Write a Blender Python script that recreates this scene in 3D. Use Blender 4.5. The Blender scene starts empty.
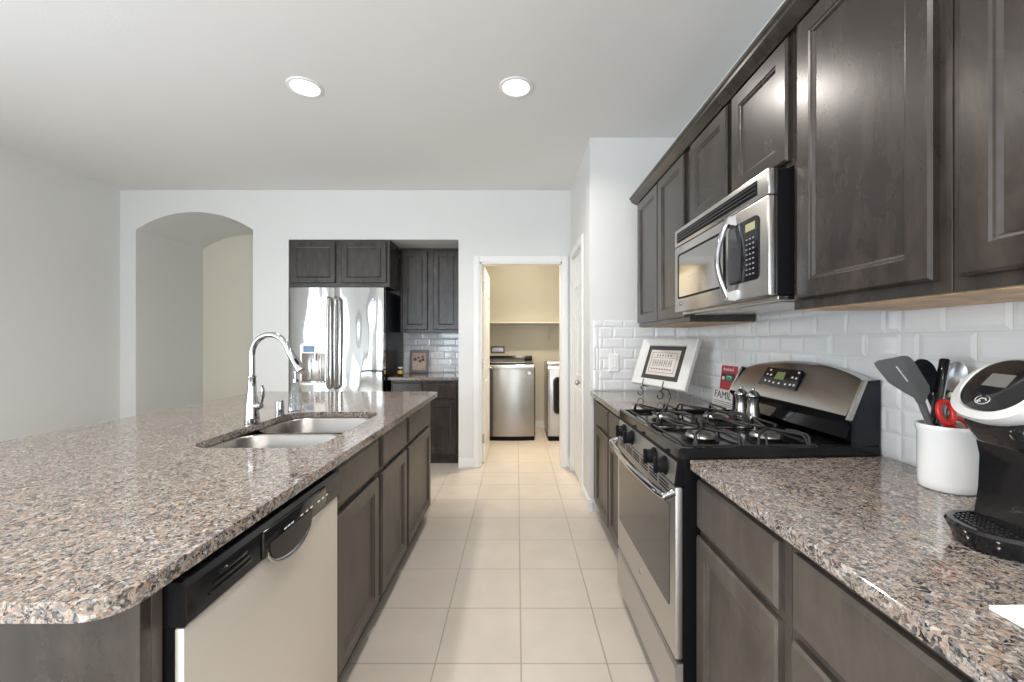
import bpy, bmesh, math, random
from mathutils import Vector, Matrix
random.seed(7)
S = bpy.context.scene
COL = S.collection
PI = math.pi

# ------------------------------------------------------------------ camera, world, lights, exposure
cam_d = bpy.data.cameras.new('camera')
cam_d.sensor_width = 36.0
cam_d.lens = 416 / 1024 * 36
cam_d.shift_x = -5 / 1024
cam_d.shift_y = 0.0
cam_d.clip_start = 0.02
cam = bpy.data.objects.new('camera', cam_d)
cam.location = (0, 0, 1.25)
cam.rotation_euler = (PI / 2, 0, 0)
COL.objects.link(cam)
S.camera = cam
S.view_settings.view_transform = 'Standard'
S.view_settings.look = 'None'
S.view_settings.gamma = 1
S.view_settings.use_curve_mapping = False
S.view_settings.exposure = 0.17
try:
    S.cycles.use_denoising = True
    S.cycles.max_bounces = 10
    S.cycles.diffuse_bounces = 6
    S.cycles.sample_clamp_indirect = 6
    S.cycles.caustics_reflective = False
    S.cycles.caustics_refractive = False
except Exception:
    pass

world = bpy.data.worlds.new('daylight_world')
S.world = world
world.use_nodes = True
wb = world.node_tree.nodes['Background']
wb.inputs[0].default_value = (0.86, 0.93, 1.0, 1)
wb.inputs[1].default_value = 2.2


def area(name, loc, rot, sx, sy, power, color=(1, 1, 1), shape='RECTANGLE', spread=PI):
    l = bpy.data.lights.new(name, 'AREA')
    l.shape = shape
    l.size = sx
    if shape in ('RECTANGLE', 'ELLIPSE'):
        l.size_y = sy
    l.energy = power
    l.color = color
    l.spread = spread
    o = bpy.data.objects.new(name, l)
    o.location = loc
    o.rotation_euler = rot
    COL.objects.link(o)
    return o


# daylight entering through the three glazed openings of the rear wall and the opening of the left wall
REAR = -3.6
REAR_WIN = ((-3.75, -3.32), (-2.45, -1.0), (0.28, 1.03))     # x ranges of the rear wall openings
for wa, wb_ in REAR_WIN:
    area('window_daylight', ((wa + wb_) / 2, REAR - 0.12, 1.25), (PI / 2 + 0.45, 0, 0), wb_ - wa, 2.2, 42 * (wb_ - wa), (0.70, 0.85, 1.0))
SIDE0, SIDE1 = -1.6, 0.4                                      # y range of the left wall opening
area('patio_daylight', (-4.05, (SIDE0 + SIDE1) / 2, 1.2), (0, -PI / 2 - 0.4, 0), 2.1, 1.9, 112, (0.86, 0.93, 1.0))
EAST0, EAST1 = -2.5, -0.9                                     # y range of an unseen right wall opening, added for fill light
area('right_fill_light', (1.31, (EAST0 + EAST1) / 2, 1.55), (0, PI / 2 + 0.2, 0), 1.4, 1.6, 60, (1.0, 0.96, 0.90))  # added fill, brightens the left wall, niche and island fronts
# warm lamp of the laundry room and an added fill light near its doorway
area('laundry_lamp_light', (0.05, 5.35, 2.66), (0, 0, 0), 0.28, 0.28, 3.8, (1.0, 0.96, 0.84), 'DISK')
area('laundry_front_fill', (0.25, 4.62, 2.66), (0, 0, 0), 0.2, 0.2, 24, (1.0, 0.84, 0.62), 'DISK', math.radians(115))
CAN = [(-1.246, 2.445), (-0.006, 2.445), (-1.246, 0.2), (-0.006, 0.2), (-1.246, -1.9), (-0.006, -1.9)]
for cx_, cy_ in CAN:
    area('downlight_light', (cx_, cy_, 2.722), (0, 0, 0), 0.13, 0.13, 13.5, (1.0, 0.93, 0.86), 'DISK', math.radians(150))


# ------------------------------------------------------------------ materials
def srgb(r, g, b):
    f = lambda c: (c / 255) / 12.92 if c / 255 <= 0.04045 else (((c / 255) + 0.055) / 1.055) ** 2.4
    return (f(r), f(g), f(b), 1)


def new_mat(name):
    m = bpy.data.materials.new(name)
    m.use_nodes = True
    nt = m.node_tree
    return m, nt, nt.nodes['Principled BSDF']


def mix(nt, fac, a, b, kind='MIX'):
    n = nt.nodes.new('ShaderNodeMix')
    n.data_type = 'RGBA'
    n.blend_type = kind
    for k, v in ((0, fac), (6, a), (7, b)):
        if isinstance(v, (tuple, list)):
            n.inputs[k].default_value = v
        elif isinstance(v, (int, float)):
            n.inputs[k].default_value = v
        else:
            nt.links.new(v, n.inputs[k])
    return n.outputs[2]


def pos(nt, scale=(1, 1, 1)):
    g = nt.nodes.new('ShaderNodeNewGeometry')
    mp = nt.nodes.new('ShaderNodeMapping')
    mp.inputs['Scale'].default_value = scale
    nt.links.new(g.outputs['Position'], mp.inputs['Vector'])
    return mp.outputs['Vector']


def noise(nt, vec, scale, detail=3, rough=0.5):
    n = nt.nodes.new('ShaderNodeTexNoise')
    n.inputs['Scale'].default_value = scale
    n.inputs['Detail'].default_value = detail
    n.inputs['Roughness'].default_value = rough
    if vec is not None:
        nt.links.new(vec, n.inputs['Vector'])
    return n


def ramp(nt, fac, stops, interp='LINEAR'):
    r = nt.nodes.new('ShaderNodeValToRGB')
    cr = r.color_ramp
    cr.interpolation = interp
    while len(cr.elements) < len(stops):
        cr.elements.new(0.5)
    for e, (p, c) in zip(cr.elements, stops):
        e.position = p
        e.color = c
    nt.links.new(fac, r.inputs[0])
    return r.outputs[0]


def bump(nt, bsdf, height, strength, dist=0.002):
    b = nt.nodes.new('ShaderNodeBump')
    b.inputs['Strength'].default_value = strength
    b.inputs['Distance'].default_value = dist
    nt.links.new(height, b.inputs['Height'])
    nt.links.new(b.outputs[0], bsdf.inputs['Normal'])


def paint(name, col, rough=0.6, bstr=0.12, bscale=140):
    m, nt, b = new_mat(name)
    v = pos(nt)
    n = noise(nt, v, 3, 2)
    c2 = tuple(x * 0.97 for x in col[:3]) + (1,)
    nt.links.new(mix(nt, n.outputs[0], col, c2), b.inputs['Base Color'])
    b.inputs['Roughness'].default_value = rough
    if bstr:
        bump(nt, b, noise(nt, v, bscale, 3).outputs[0], bstr)
    return m


def plain(name, col, rough=0.4, metal=0.0, coat=0.0, var=0.06, vscale=25, bstr=0.0):
    m, nt, b = new_mat(name)
    v = pos(nt)
    n = noise(nt, v, vscale, 3)
    c2 = tuple(max(0, x * (1 - var)) for x in col[:3]) + (1,)
    nt.links.new(mix(nt, n.outputs[0], col, c2), b.inputs['Base Color'])
    b.inputs['Roughness'].default_value = rough
    b.inputs['Metallic'].default_value = metal
    b.inputs['Coat Weight'].default_value = coat
    b.inputs['Coat Roughness'].default_value = 0.05
    if bstr:
        bump(nt, b, n.outputs[0], bstr)
    return m


def brushed(name, col, rough, scale, var=0.12, wob=0.0):
    m, nt, b = new_mat(name)
    n = noise(nt, pos(nt, scale), 1.0, 4, 0.6)
    c2 = tuple(x * (1 - var) for x in col[:3]) + (1,)
    nt.links.new(mix(nt, n.outputs[0], col, c2), b.inputs['Base Color'])
    b.inputs['Metallic'].default_value = 1.0
    r = nt.nodes.new('ShaderNodeMapRange')
    r.inputs['To Min'].default_value = rough * 0.95
    r.inputs['To Max'].default_value = rough * 1.06
    nt.links.new(n.outputs[0], r.inputs['Value'])
    nt.links.new(r.outputs[0], b.inputs['Roughness'])
    if wob:
        w = noise(nt, pos(nt, (5, 5, 1.2)), 1.0, 1)
        bump(nt, b, w.outputs[0], wob, 0.02)
    return m


M = {}
M['wall'] = paint('wall_paint', (0.70, 0.70, 0.685, 1), 0.55)
M['ceiling'] = paint('ceiling_paint', (0.76, 0.76, 0.75, 1), 0.8, 0.3, 90)
M['cream'] = paint('cream_warm_light', (0.68, 0.64, 0.54, 1), 0.6)  # niche back: warm light put into the colour as a cream tint
M['laundry'] = paint('laundry_paint', (0.70, 0.665, 0.57, 1), 0.6)
M['trim'] = paint('white_trim_paint', (0.80, 0.80, 0.79, 1), 0.35, 0.03)


def floor_mat():
    m, nt, b = new_mat('beige_floor_tile')
    g = nt.nodes.new('ShaderNodeNewGeometry')
    mp = nt.nodes.new('ShaderNodeMapping')
    mp.inputs['Location'].default_value = (-0.016, -1.612 + 0.334 * 30, 0)
    mp.inputs['Location'].default_value[0] += 0.3333 * 30
    nt.links.new(g.outputs['Position'], mp.inputs['Vector'])
    br = nt.nodes.new('ShaderNodeTexBrick')
    br.offset = 0.0
    br.squash = 1.0
    br.inputs['Scale'].default_value = 1.0
    br.inputs['Brick Width'].default_value = 0.3333
    br.inputs['Row Height'].default_value = 0.334
    br.inputs['Mortar Size'].default_value = 0.0035
    br.inputs['Mortar Smooth'].default_value = 0.3
    br.inputs['Color1'].default_value = (0.55, 0.50, 0.445, 1)
    br.inputs['Color2'].default_value = (0.53, 0.48, 0.425, 1)
    br.inputs['Mortar'].default_value = (0.37, 0.33, 0.285, 1)
    nt.links.new(mp.outputs[0], br.inputs['Vector'])
    n = noise(nt, pos(nt), 5, 5, 0.6)
    c = mix(nt, 0.35, br.outputs['Color'], ramp(nt, n.outputs[0], [(0.3, (0.82, 0.80, 0.77, 1)), (0.7, (1.12, 1.11, 1.1, 1))]), 'MULTIPLY')
    nt.links.new(c, b.inputs['Base Color'])
    b.inputs['Roughness'].default_value = 0.33
    inv = nt.nodes.new('ShaderNodeMath')
    inv.operation = 'SUBTRACT'
    inv.inputs[0].default_value = 1
    nt.links.new(br.outputs['Fac'], inv.inputs[1])
    bump(nt, b, inv.outputs[0], 0.5, 0.003)
    return m


def granite():
    m, nt, b = new_mat('speckled_granite')
    v = pos(nt)
    d = noise(nt, v, 55, 3)
    ad = nt.nodes.new('ShaderNodeMixRGB')
    ad.blend_type = 'LINEAR_LIGHT'
    ad.inputs[0].default_value = 0.016
    nt.links.new(v, ad.inputs[1])
    nt.links.new(d.outputs['Color'], ad.inputs[2])
    v1 = nt.nodes.new('ShaderNodeTexVoronoi')
    v1.inputs['Scale'].default_value = 165
    nt.links.new(ad.outputs[0], v1.inputs['Vector'])
    s1 = nt.nodes.new('ShaderNodeSeparateColor')
    nt.links.new(v1.outputs['Color'], s1.inputs[0])
    c1 = ramp(nt, s1.outputs[0], [(0.0, (0.020, 0.020, 0.024, 1)), (0.19, (0.075, 0.073, 0.076, 1)), (0.34, (0.20, 0.195, 0.195, 1)),
                                  (0.50, (0.32, 0.245, 0.19, 1)), (0.70, (0.37, 0.305, 0.255, 1)), (0.82, (0.24, 0.16, 0.115, 1)),
                                  (0.92, (0.46, 0.44, 0.42, 1))], 'CONSTANT')
    v2 = nt.nodes.new('ShaderNodeTexVoronoi')
    v2.inputs['Scale'].default_value = 300
    nt.links.new(ad.outputs[0], v2.inputs['Vector'])
    s2 = nt.nodes.new('ShaderNodeSeparateColor')
    nt.links.new(v2.outputs['Color'], s2.inputs[0])
    c2 = ramp(nt, s2.outputs[1], [(0.0, (0.025, 0.025, 0.03, 1)), (0.24, (0.15, 0.145, 0.146, 1)), (0.48, (0.30, 0.24, 0.195, 1)),
                                  (0.82, (0.44, 0.41, 0.375, 1))], 'CONSTANT')
    big = noise(nt, v, 22, 4)
    f = ramp(nt, big.outputs[0], [(0.40, (0.15, 0.15, 0.15, 1)), (0.62, (0.75, 0.75, 0.75, 1))])
    nt.links.new(mix(nt, f, c1, c2), b.inputs['Base Color'])
    b.inputs['Roughness'].default_value = 0.07
    b.inputs['IOR'].default_value = 1.55
    return m


def wood(name, dark, light, rough=0.33, fleck=0.5):
    m, nt, b = new_mat(name)
    v = pos(nt, (6, 6, 1.1))
    d = noise(nt, pos(nt, (2.2, 2.2, 1.0)), 1.5, 3)
    ad = nt.nodes.new('ShaderNodeMixRGB')
    ad.blend_type = 'ADD'
    ad.inputs[0].default_value = 1.2
    nt.links.new(v, ad.inputs[1])
    nt.links.new(d.outputs['Color'], ad.inputs[2])
    n = noise(nt, ad.outputs[0], 3.2, 6, 0.62)
    c = ramp(nt, n.outputs[0], [(0.32, dark), (0.70, light)])
    k = noise(nt, pos(nt, (1, 1, 0.55)), 6.5, 5, 0.62)
    k.inputs['Distortion'].default_value = 1.4
    c = mix(nt, 0.75, c, ramp(nt, k.outputs[0], [(0.33, (0.60, 0.58, 0.56, 1)), (0.66, (1.45, 1.42, 1.40, 1))]), 'MULTIPLY')
    nt.links.new(c, b.inputs['Base Color'])
    b.inputs['Roughness'].default_value = rough
    bump(nt, b, n.outputs[0], 0.05, 0.001)
    return m


M['floor'] = floor_mat()
M['granite'] = granite()
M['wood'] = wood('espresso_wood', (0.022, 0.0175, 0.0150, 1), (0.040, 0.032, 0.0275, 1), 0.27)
M['wood_low'] = wood('espresso_wood_lit', (0.056, 0.046, 0.039, 1), (0.072, 0.060, 0.051, 1), 0.40)  # same espresso wood, lightened to carry the brighter light on low fronts
M['maple'] = wood('natural_maple', (0.50, 0.33, 0.18, 1), (0.62, 0.43, 0.25, 1), 0.5)
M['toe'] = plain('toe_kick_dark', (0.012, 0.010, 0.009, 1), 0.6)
M['steel'] = brushed('brushed_steel', (0.57, 0.55, 0.53, 1), 0.26, (3, 3, 300), 0.05)
M['steel_h'] = brushed('brushed_steel_fine', (0.60, 0.575, 0.55, 1), 0.42, (60, 4, 300), 0.03)
M['steel_dw'] = brushed('brushed_steel_dishwasher', (0.82, 0.77, 0.70, 1), 0.52, (40, 2, 260), 0.05)
M['steel_dw'].node_tree.nodes['Principled BSDF'].inputs['Metallic'].default_value = 0.75
M['washer_steel'] = brushed('brown_brushed_steel', (0.36, 0.33, 0.295, 1), 0.24, (120, 120, 2), 0.15)
M['fridge_steel'] = brushed('polished_steel_door', (0.48, 0.48, 0.475, 1), 0.055, (260, 260, 2), 0.06, 0.5)
M['sink_steel'] = brushed('sink_steel', (0.36, 0.34, 0.325, 1), 0.30, (20, 160, 20), 0.06)
M['chrome'] = plain('chrome', (0.46, 0.46, 0.475, 1), 0.06, 1.0, var=0.02)
M['nickel'] = plain('satin_nickel', (0.50, 0.485, 0.46, 1), 0.27, 1.0)
M['dull_metal'] = plain('dull_cast_metal', (0.52, 0.50, 0.48, 1), 0.28, 1.0, var=0.3, vscale=60)
M['black_gloss'] = plain('black_gloss', (0.010, 0.010, 0.011, 1), 0.10, coat=0.4)
M['black'] = plain('black_satin', (0.008, 0.008, 0.009, 1), 0.40)
M['iron'] = plain('black_cast_iron', (0.02, 0.02, 0.021, 1), 0.42, bstr=0.1, vscale=200)
M['navy_black'] = plain('blue_black_side', (0.012, 0.014, 0.020, 1), 0.28)
M['dark_glass'] = plain('dark_oven_glass', (0.030, 0.026, 0.023, 1), 0.08, coat=0.15)
M['dark_glass'].node_tree.nodes['Principled BSDF'].inputs['Specular IOR Level'].default_value = 0.35
M['mw_glass'] = plain('mirror_oven_glass', (0.40, 0.39, 0.38, 1), 0.07, 1.0)
M['grey_glass'] = plain('grey_glass', (0.045, 0.046, 0.05, 1), 0.12, coat=0.5)
M['tile'] = plain('white_glazed_tile', (0.74, 0.745, 0.745, 1), 0.10, coat=0.3, var=0.05, vscale=9)
M['grout'] = plain('pale_grout', (0.60, 0.60, 0.59, 1), 0.8)
M['white'] = plain('white_plastic', (0.80, 0.80, 0.79, 1), 0.35, var=0.03)
M['ceramic'] = plain('white_ceramic', (0.80, 0.80, 0.80, 1), 0.15, coat=0.5, var=0.02)
M['paper'] = plain('white_paper', (0.82, 0.82, 0.82, 1), 0.8, var=0.02)
M['frame_white'] = plain('distressed_white_wood', (0.72, 0.72, 0.69, 1), 0.5, var=0.2, vscale=30)
M['mat_dark'] = plain('charcoal_mat', (0.04, 0.038, 0.037, 1), 0.7)
M['print'] = plain('beige_print', (0.62, 0.57, 0.52, 1), 0.6, var=0.15, vscale=60)
M['ink'] = plain('grey_ink', (0.20, 0.17, 0.15, 1), 0.8, var=0.3)
M['ink_black'] = plain('black_ink', (0.02, 0.02, 0.02, 1), 0.7)
M['red'] = plain('red_print', (0.42, 0.035, 0.055, 1), 0.5, var=0.2)
M['red_plastic'] = plain('red_plastic', (0.62, 0.02, 0.02, 1), 0.3)
M['key_grey'] = plain('grey_key_print', (0.22, 0.22, 0.25, 1), 0.5)
M['green'] = plain('green_print', (0.03, 0.26, 0.14, 1), 0.5, var=0.4)
M['pale_print'] = plain('pale_print', (0.70, 0.62, 0.60, 1), 0.6)
M['grey_plastic'] = plain('grey_nylon', (0.11, 0.115, 0.12, 1), 0.4)
M['silver'] = plain('silver_plastic', (0.70, 0.70, 0.69, 1), 0.30, 0.35, var=0.03)
M['lcd'] = plain('grey_screen', (0.16, 0.155, 0.15, 1), 0.12, coat=1.0)
M['knife_grey'] = plain('grey_blade', (0.36, 0.37, 0.38, 1), 0.3, 0.6)
M['gold'] = plain('gold_label', (0.55, 0.38, 0.06, 1), 0.35, 0.4)
M['photo_skin'] = plain('faded_photo', (0.62, 0.42, 0.36, 1), 0.5, var=0.5, vscale=45)
M['photo_dark'] = plain('photo_dark_figures', (0.10, 0.05, 0.045, 1), 0.5, var=0.4, vscale=60)
M['photo_pale'] = plain('photo_pale_figures', (0.66, 0.56, 0.44, 1), 0.5, var=0.4, vscale=60)
M['grey_frame'] = plain('grey_frame', (0.16, 0.16, 0.155, 1), 0.4)
M['dryer'] = plain('silver_enamel', (0.50, 0.51, 0.53, 1), 0.28, 0.6)
M['shelf_wood'] = plain('white_shelf', (0.72, 0.69, 0.62, 1), 0.5)
M['blue_light'] = plain('blue_display', (0.10, 0.22, 0.34, 1), 0.3)


for k_ in ('black', 'black_gloss', 'navy_black', 'iron'):
    M[k_].node_tree.nodes['Principled BSDF'].inputs['Specular IOR Level'].default_value = {'black': 0.08, 'black_gloss': 0.25, 'navy_black': 0.12, 'iron': 0.3}[k_]
    M[k_].node_tree.nodes['Principled BSDF'].inputs['Coat Weight'].default_value *= 0.5


def emit(name, col, strength):
    m, nt, b = new_mat(name)
    b.inputs['Base Color'].default_value = col
    b.inputs['Emission Color'].default_value = col
    b.inputs['Emission Strength'].default_value = strength
    return m


M['lamp'] = emit('lamp_glow', (1, 0.97, 0.92, 1), 5.0)
M['led_green'] = emit('green_led', (0.13, 0.17, 0.06, 1), 0.2)
M['led_amber'] = emit('amber_led', (0.30, 0.28, 0.15, 1), 0.25)

m_, nt_, b_ = new_mat('clear_blue_glass')
b_.inputs['Base Color'].default_value = (0.80, 0.90, 0.96, 1)
b_.inputs['Transmission Weight'].default_value = 1.0
b_.inputs['Roughness'].default_value = 0.03
b_.inputs['IOR'].default_value = 1.2
M['glass'] = m_
m_, nt_, b_ = new_mat('striped_handle')
w_ = nt_.nodes.new('ShaderNodeTexWave')
w_.inputs['Scale'].default_value = 30
w_.bands_direction = 'DIAGONAL'
nt_.links.new(pos(nt_), w_.inputs['Vector'])
nt_.links.new(ramp(nt_, w_.outputs[0], [(0.4, (0.06, 0.10, 0.06, 1)), (0.55, (0.62, 0.60, 0.48, 1))]), b_.inputs['Base Color'])
M['stripe'] = m_


# ------------------------------------------------------------------ mesh helpers
class MB:
    def __init__(self):
        self.bm = bmesh.new()
        self.T = None

    def v(self, p):
        p = Vector(p)
        return self.bm.verts.new(self.T @ p if self.T is not None else p)

    def face(self, vs, m=0):
        try:
            f = self.bm.faces.new(vs)
            f.material_index = m
            return f
        except ValueError:
            return None

    def poly(self, pts, m=0):
        return self.face([self.v(p) for p in pts], m)

    def box(self, x0, y0, z0, x1, y1, z1, bev=0.0, m=0, seg=2):
        x0, x1 = sorted((x0, x1)); y0, y1 = sorted((y0, y1)); z0, z1 = sorted((z0, z1))
        vs = [self.v(p) for p in ((x0, y0, z0), (x1, y0, z0), (x1, y1, z0), (x0, y1, z0), (x0, y0, z1), (x1, y0, z1), (x1, y1, z1), (x0, y1, z1))]
        fs = [self.face([vs[i] for i in q], m) for q in ((3, 2, 1, 0), (4, 5, 6, 7), (0, 1, 5, 4), (1, 2, 6, 5), (2, 3, 7, 6), (3, 0, 4, 7))]
        if bev > 0:
            es = list({e for f in fs for e in f.edges})
            r = bmesh.ops.bevel(self.bm, geom=es, offset=bev, segments=seg, profile=0.5, affect='EDGES')
            for f in r['faces']:
                f.material_index = m
        return self

    def loft(self, loops, m=0, closed=True, cap0=False, cap1=False, ring=False):
        L = [[self.v(p) for p in lp] for lp in loops]
        n = len(L[0])
        pairs = list(zip(L[:-1], L[1:]))
        if ring:
            pairs.append((L[-1], L[0]))
        for a, b in pairs:
            for i in range(n if closed else n - 1):
                j = (i + 1) % n
                self.face([a[i], a[j], b[j], b[i]], m)
        if cap0:
            self.face(L[0][::-1], m)
        if cap1:
            self.face(L[-1], m)
        return self

    def prism(self, pts, axis, a, b, m=0):
        def mk(p, t):
            if axis == 'x': return (t, p[0], p[1])
            if axis == 'y': return (p[0], t, p[1])
            return (p[0], p[1], t)
        return self.loft([[mk(p, a) for p in pts], [mk(p, b) for p in pts]], m, cap0=True, cap1=True)

    def tube(self, pts, r, n=10, m=0, caps=True, ring=False, flat=None):
        pts = [Vector(p) for p in pts]
        k = len(pts)
        rs = r if isinstance(r, (list, tuple)) else [r] * k
        loops = []
        up = None
        for i, p in enumerate(pts):
            if ring:
                t = pts[(i + 1) % k] - pts[i - 1]
            else:
                t = pts[min(i + 1, k - 1)] - pts[max(i - 1, 0)]
            t.normalize()
            if up is None:
                up = Vector((0, 0, 1)) if abs(t.z) < 0.9 else Vector((1, 0, 0))
            s = t.cross(up).normalized()
            up = s.cross(t).normalized()
            fx, fy = flat if flat else (1, 1)
            loops.append([p + (s * math.cos(a) * fx + up * math.sin(a) * fy) * rs[i] for a in (2 * PI * q / n for q in range(n))])
        return self.loft(loops, m, cap0=caps and not ring, cap1=caps and not ring, ring=ring)

    def lathe(self, prof, c=(0, 0, 0), n=24, m=0, axis='z', cap0=True, cap1=True):
        c = Vector(c)
        def mk(r, h, a):
            x, y = r * math.cos(a), r * math.sin(a)
            if axis == 'z': return c + Vector((x, y, h))
            if axis == 'x': return c + Vector((h, x, y))
            return c + Vector((x, h, y))
        return self.loft([[mk(r, h, 2 * PI * q / n) for q in range(n)] for r, h in prof], m, cap0=cap0, cap1=cap1)

    def nest(self, f, w, h, steps, m=0):
        """nested rectangles: steps = (inset, depth); f maps (u, v, d) to a point"""
        loops = []
        for i, d in steps:
            loops.append([f(i, i, d), f(w - i, i, d), f(w - i, h - i, d), f(i, h - i, d)])
        return self.loft(loops, m, cap0=True, cap1=True)


def rrect(cx, cy, hx, hy, r, n=5):
    pts = []
    for sx, sy, a0 in ((1, 1, 0), (-1, 1, PI / 2), (-1, -1, PI), (1, -1, 3 * PI / 2)):
        for k in range(n + 1):
            a = a0 + (PI / 2) * k / n
            pts.append((cx + sx * (hx - r) + r * math.cos(a), cy + sy * (hy - r) + r * math.sin(a)))
    return pts


def root_loc(o):
    v = Vector((0, 0, 0))
    while o is not None:
        v += o.location
        o = o.parent
    return v


def build(name, mb, mats, parent=None, smooth=None, local=False):
    bm = mb.bm
    bmesh.ops.recalc_face_normals(bm, faces=bm.faces)
    if parent is not None and not local:
        bmesh.ops.translate(bm, verts=bm.verts, vec=-root_loc(parent))
    me = bpy.data.meshes.new(name)
    bm.to_mesh(me)
    bm.free()
    for mt in (mats if isinstance(mats, (list, tuple)) else [mats]):
        me.materials.append(M[mt] if isinstance(mt, str) else mt)
    if smooth is not None:
        me.shade_smooth()
        me.set_sharp_from_angle(angle=math.radians(smooth))
    o = bpy.data.objects.new(name, me)
    COL.objects.link(o)
    if parent is not None:
        o.parent = parent
    return o


def thing(name, label, cat, loc=(0, 0, 0), group=None):
    o = bpy.data.objects.new(name, None)
    o.empty_display_size = 0.05
    COL.objects.link(o)
    o.location = loc
    o['label'] = label
    o['category'] = cat
    if group:
        o['group'] = group
    return o


def tag(o, label, cat, group=None):
    o['label'] = label
    o['category'] = cat
    if group:
        o['group'] = group
    return o


def struct(name, mb, mats, label=None, parent=None, smooth=None):
    o = build(name, mb, mats, parent, smooth)
    o['kind'] = 'structure'
    if label:
        o['label'] = label
        o['category'] = name.split('_')[0]
    return o


def copy_tree(o, parent=None):
    c = o.copy()
    COL.objects.link(c)
    if parent is not None:
        c.parent = parent
    for ch in list(o.children):
        copy_tree(ch, c)
    return c


def text_part(name, body, size, mat, mtx, parent, ext=0.0006):
    """lettering as a mesh; mtx places its local xy plane, origin = centre of the text"""
    cu = bpy.data.curves.new(name, 'FONT')
    cu.body = body
    cu.size = size
    cu.extrude = ext
    cu.align_x = 'CENTER'
    cu.align_y = 'CENTER'
    t = bpy.data.objects.new(name + '_source', cu)
    COL.objects.link(t)
    bpy.context.view_layer.update()
    me = bpy.data.meshes.new_from_object(t.evaluated_get(bpy.context.evaluated_depsgraph_get()))
    bpy.data.objects.remove(t)
    me.transform(Matrix.Translation(-root_loc(parent)) @ mtx)
    me.materials.clear()
    me.materials.append(M[mat])
    o = bpy.data.objects.new(name, me)
    COL.objects.link(o)
    o.parent = parent
    return o


def basis(c, u, v):
    u = Vector(u).normalized()
    v = Vector(v)
    v = (v - u * v.dot(u)).normalized()
    n = u.cross(v)
    m = Matrix.Identity(4)
    for i in range(3):
        m[i][0], m[i][1], m[i][2], m[i][3] = u[i], v[i], n[i], c[i]
    return m


# ------------------------------------------------------------------ setting
XL, XR, YB, ZC = -3.93, 1.17, 4.12, 2.743
PX, PY = 0.535, 3.055          # pantry wall plane and the stub wall plane
WT = 0.12

b = MB(); b.box(XL - 0.2, REAR - 0.2, -0.1, XR + 1.2, 6.3, 0)
struct('floor', b, 'floor', 'beige square ceramic tile floor with grey grout running to the laundry')
b = MB(); b.box(XL - 0.2, REAR - 0.2, ZC, XR + 1.2, 6.3, ZC + 0.1)
struct('ceiling', b, 'ceiling')

# left wall, with a glazed opening behind the camera
b = MB()
b.box(XL - WT, SIDE1, 0, XL, 6.2, ZC)
b.box(XL - WT, REAR, 0, XL, SIDE0, ZC)
b.box(XL - WT, SIDE0, 2.3, XL, SIDE1, ZC)
b.box(XL - WT, SIDE0, 0, XL, SIDE1, 0.12)
struct('wall_left', b, 'wall')
b = MB()
b.box(XR, EAST1, 0, XR + WT, PY + 1.1, ZC)
b.box(XR, REAR, 0, XR + WT, EAST0, ZC)
b.box(XR, EAST0, 0, XR + WT, EAST1, 0.85)  # sill of the opening added for the fill light
b.box(XR, EAST0, 2.25, XR + WT, EAST1, ZC)
struct('wall_right', b, 'wall')
# rear wall with three tall glazed openings
b = MB()
xs = [XL - WT]
for wa, wb_ in REAR_WIN:
    xs += [wa, wb_]
xs.append(XR + WT)
for k in range(0, len(xs), 2):
    b.box(xs[k], REAR - WT, 0, xs[k + 1], REAR, ZC)
for k in range(1, len(xs) - 1, 2):
    b.box(xs[k], REAR - WT, 2.36, xs[k + 1], REAR, ZC)
    b.box(xs[k], REAR - WT, 0, xs[k + 1], REAR, 0.12)
struct('wall_rear', b, 'wall')

# far wall with arch, fridge recess and laundry doorway
AX0, AX1, ASP, AAP = -3.775, -2.615, 2.352, 2.528
RX0, RX1, RZ = -2.262, -0.579, 2.255
DX0, DX1, DZ = -0.368, 0.446, 2.03


def arc_pts(n=24):
    w = (AX1 - AX0) / 2
    h = AAP - ASP
    R = (w * w + h * h) / (2 * h)
    cxa = (AX0 + AX1) / 2
    a = math.asin(w / R)
    return [(cxa + R * math.sin(-a + 2 * a * k / n), AAP - R + R * math.cos(-a + 2 * a * k / n)) for k in range(n + 1)]


b = MB()
y0, y1 = YB, YB + WT
b.box(XL, y0, 0, AX0, y1, ZC)
ap = arc_pts()
for (xa, za), (xb, zb) in zip(ap[:-1], ap[1:]):
    b.prism([(xa, za), (xb, zb), (xb, ZC), (xa, ZC)], 'y', y0, y1)
b.box(AX1, y0, 0, RX0, y1, ZC)
b.box(RX0, y0, RZ, RX1, y1, ZC)
b.box(RX1, y0, 0, DX0, y1, ZC)
b.box(DX0, y0, DZ, DX1, y1, ZC)
b.box(DX1, y0, 0, PX + 0.1, y1, ZC)
bmesh.ops.remove_doubles(b.bm, verts=b.bm.verts, dist=1e-5)
struct('wall_back', b, 'wall', 'white far wall with an arched niche and the fridge recess cut in')

# arched niche: vaulted soffit, side faces and cream back
NY = 5.0
b = MB()
b.loft([[(x, y1 - 0.001, z) for x, z in ap], [(x, NY, z) for x, z in ap]], closed=False)
b.loft([[(x, y1 - 0.001, z + 0.05) for x, z in ap], [(x, NY, z + 0.05) for x, z in ap]], closed=False)
b.box(AX0 - 0.08, y1, 0, AX0, NY, ASP + 0.02)
b.box(AX1, y1, 0, AX1 + 0.08, NY, ASP + 0.02)
struct('wall_niche', b, 'wall', smooth=40)
b = MB(); b.prism([(AX0, 0), (AX1, 0)] + [(x, z) for x, z in reversed(ap)], 'y', NY, NY + 0.08)
struct('wall_niche_back', b, 'cream', 'back wall inside the arched niche, tinted cream for warm light')

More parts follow.
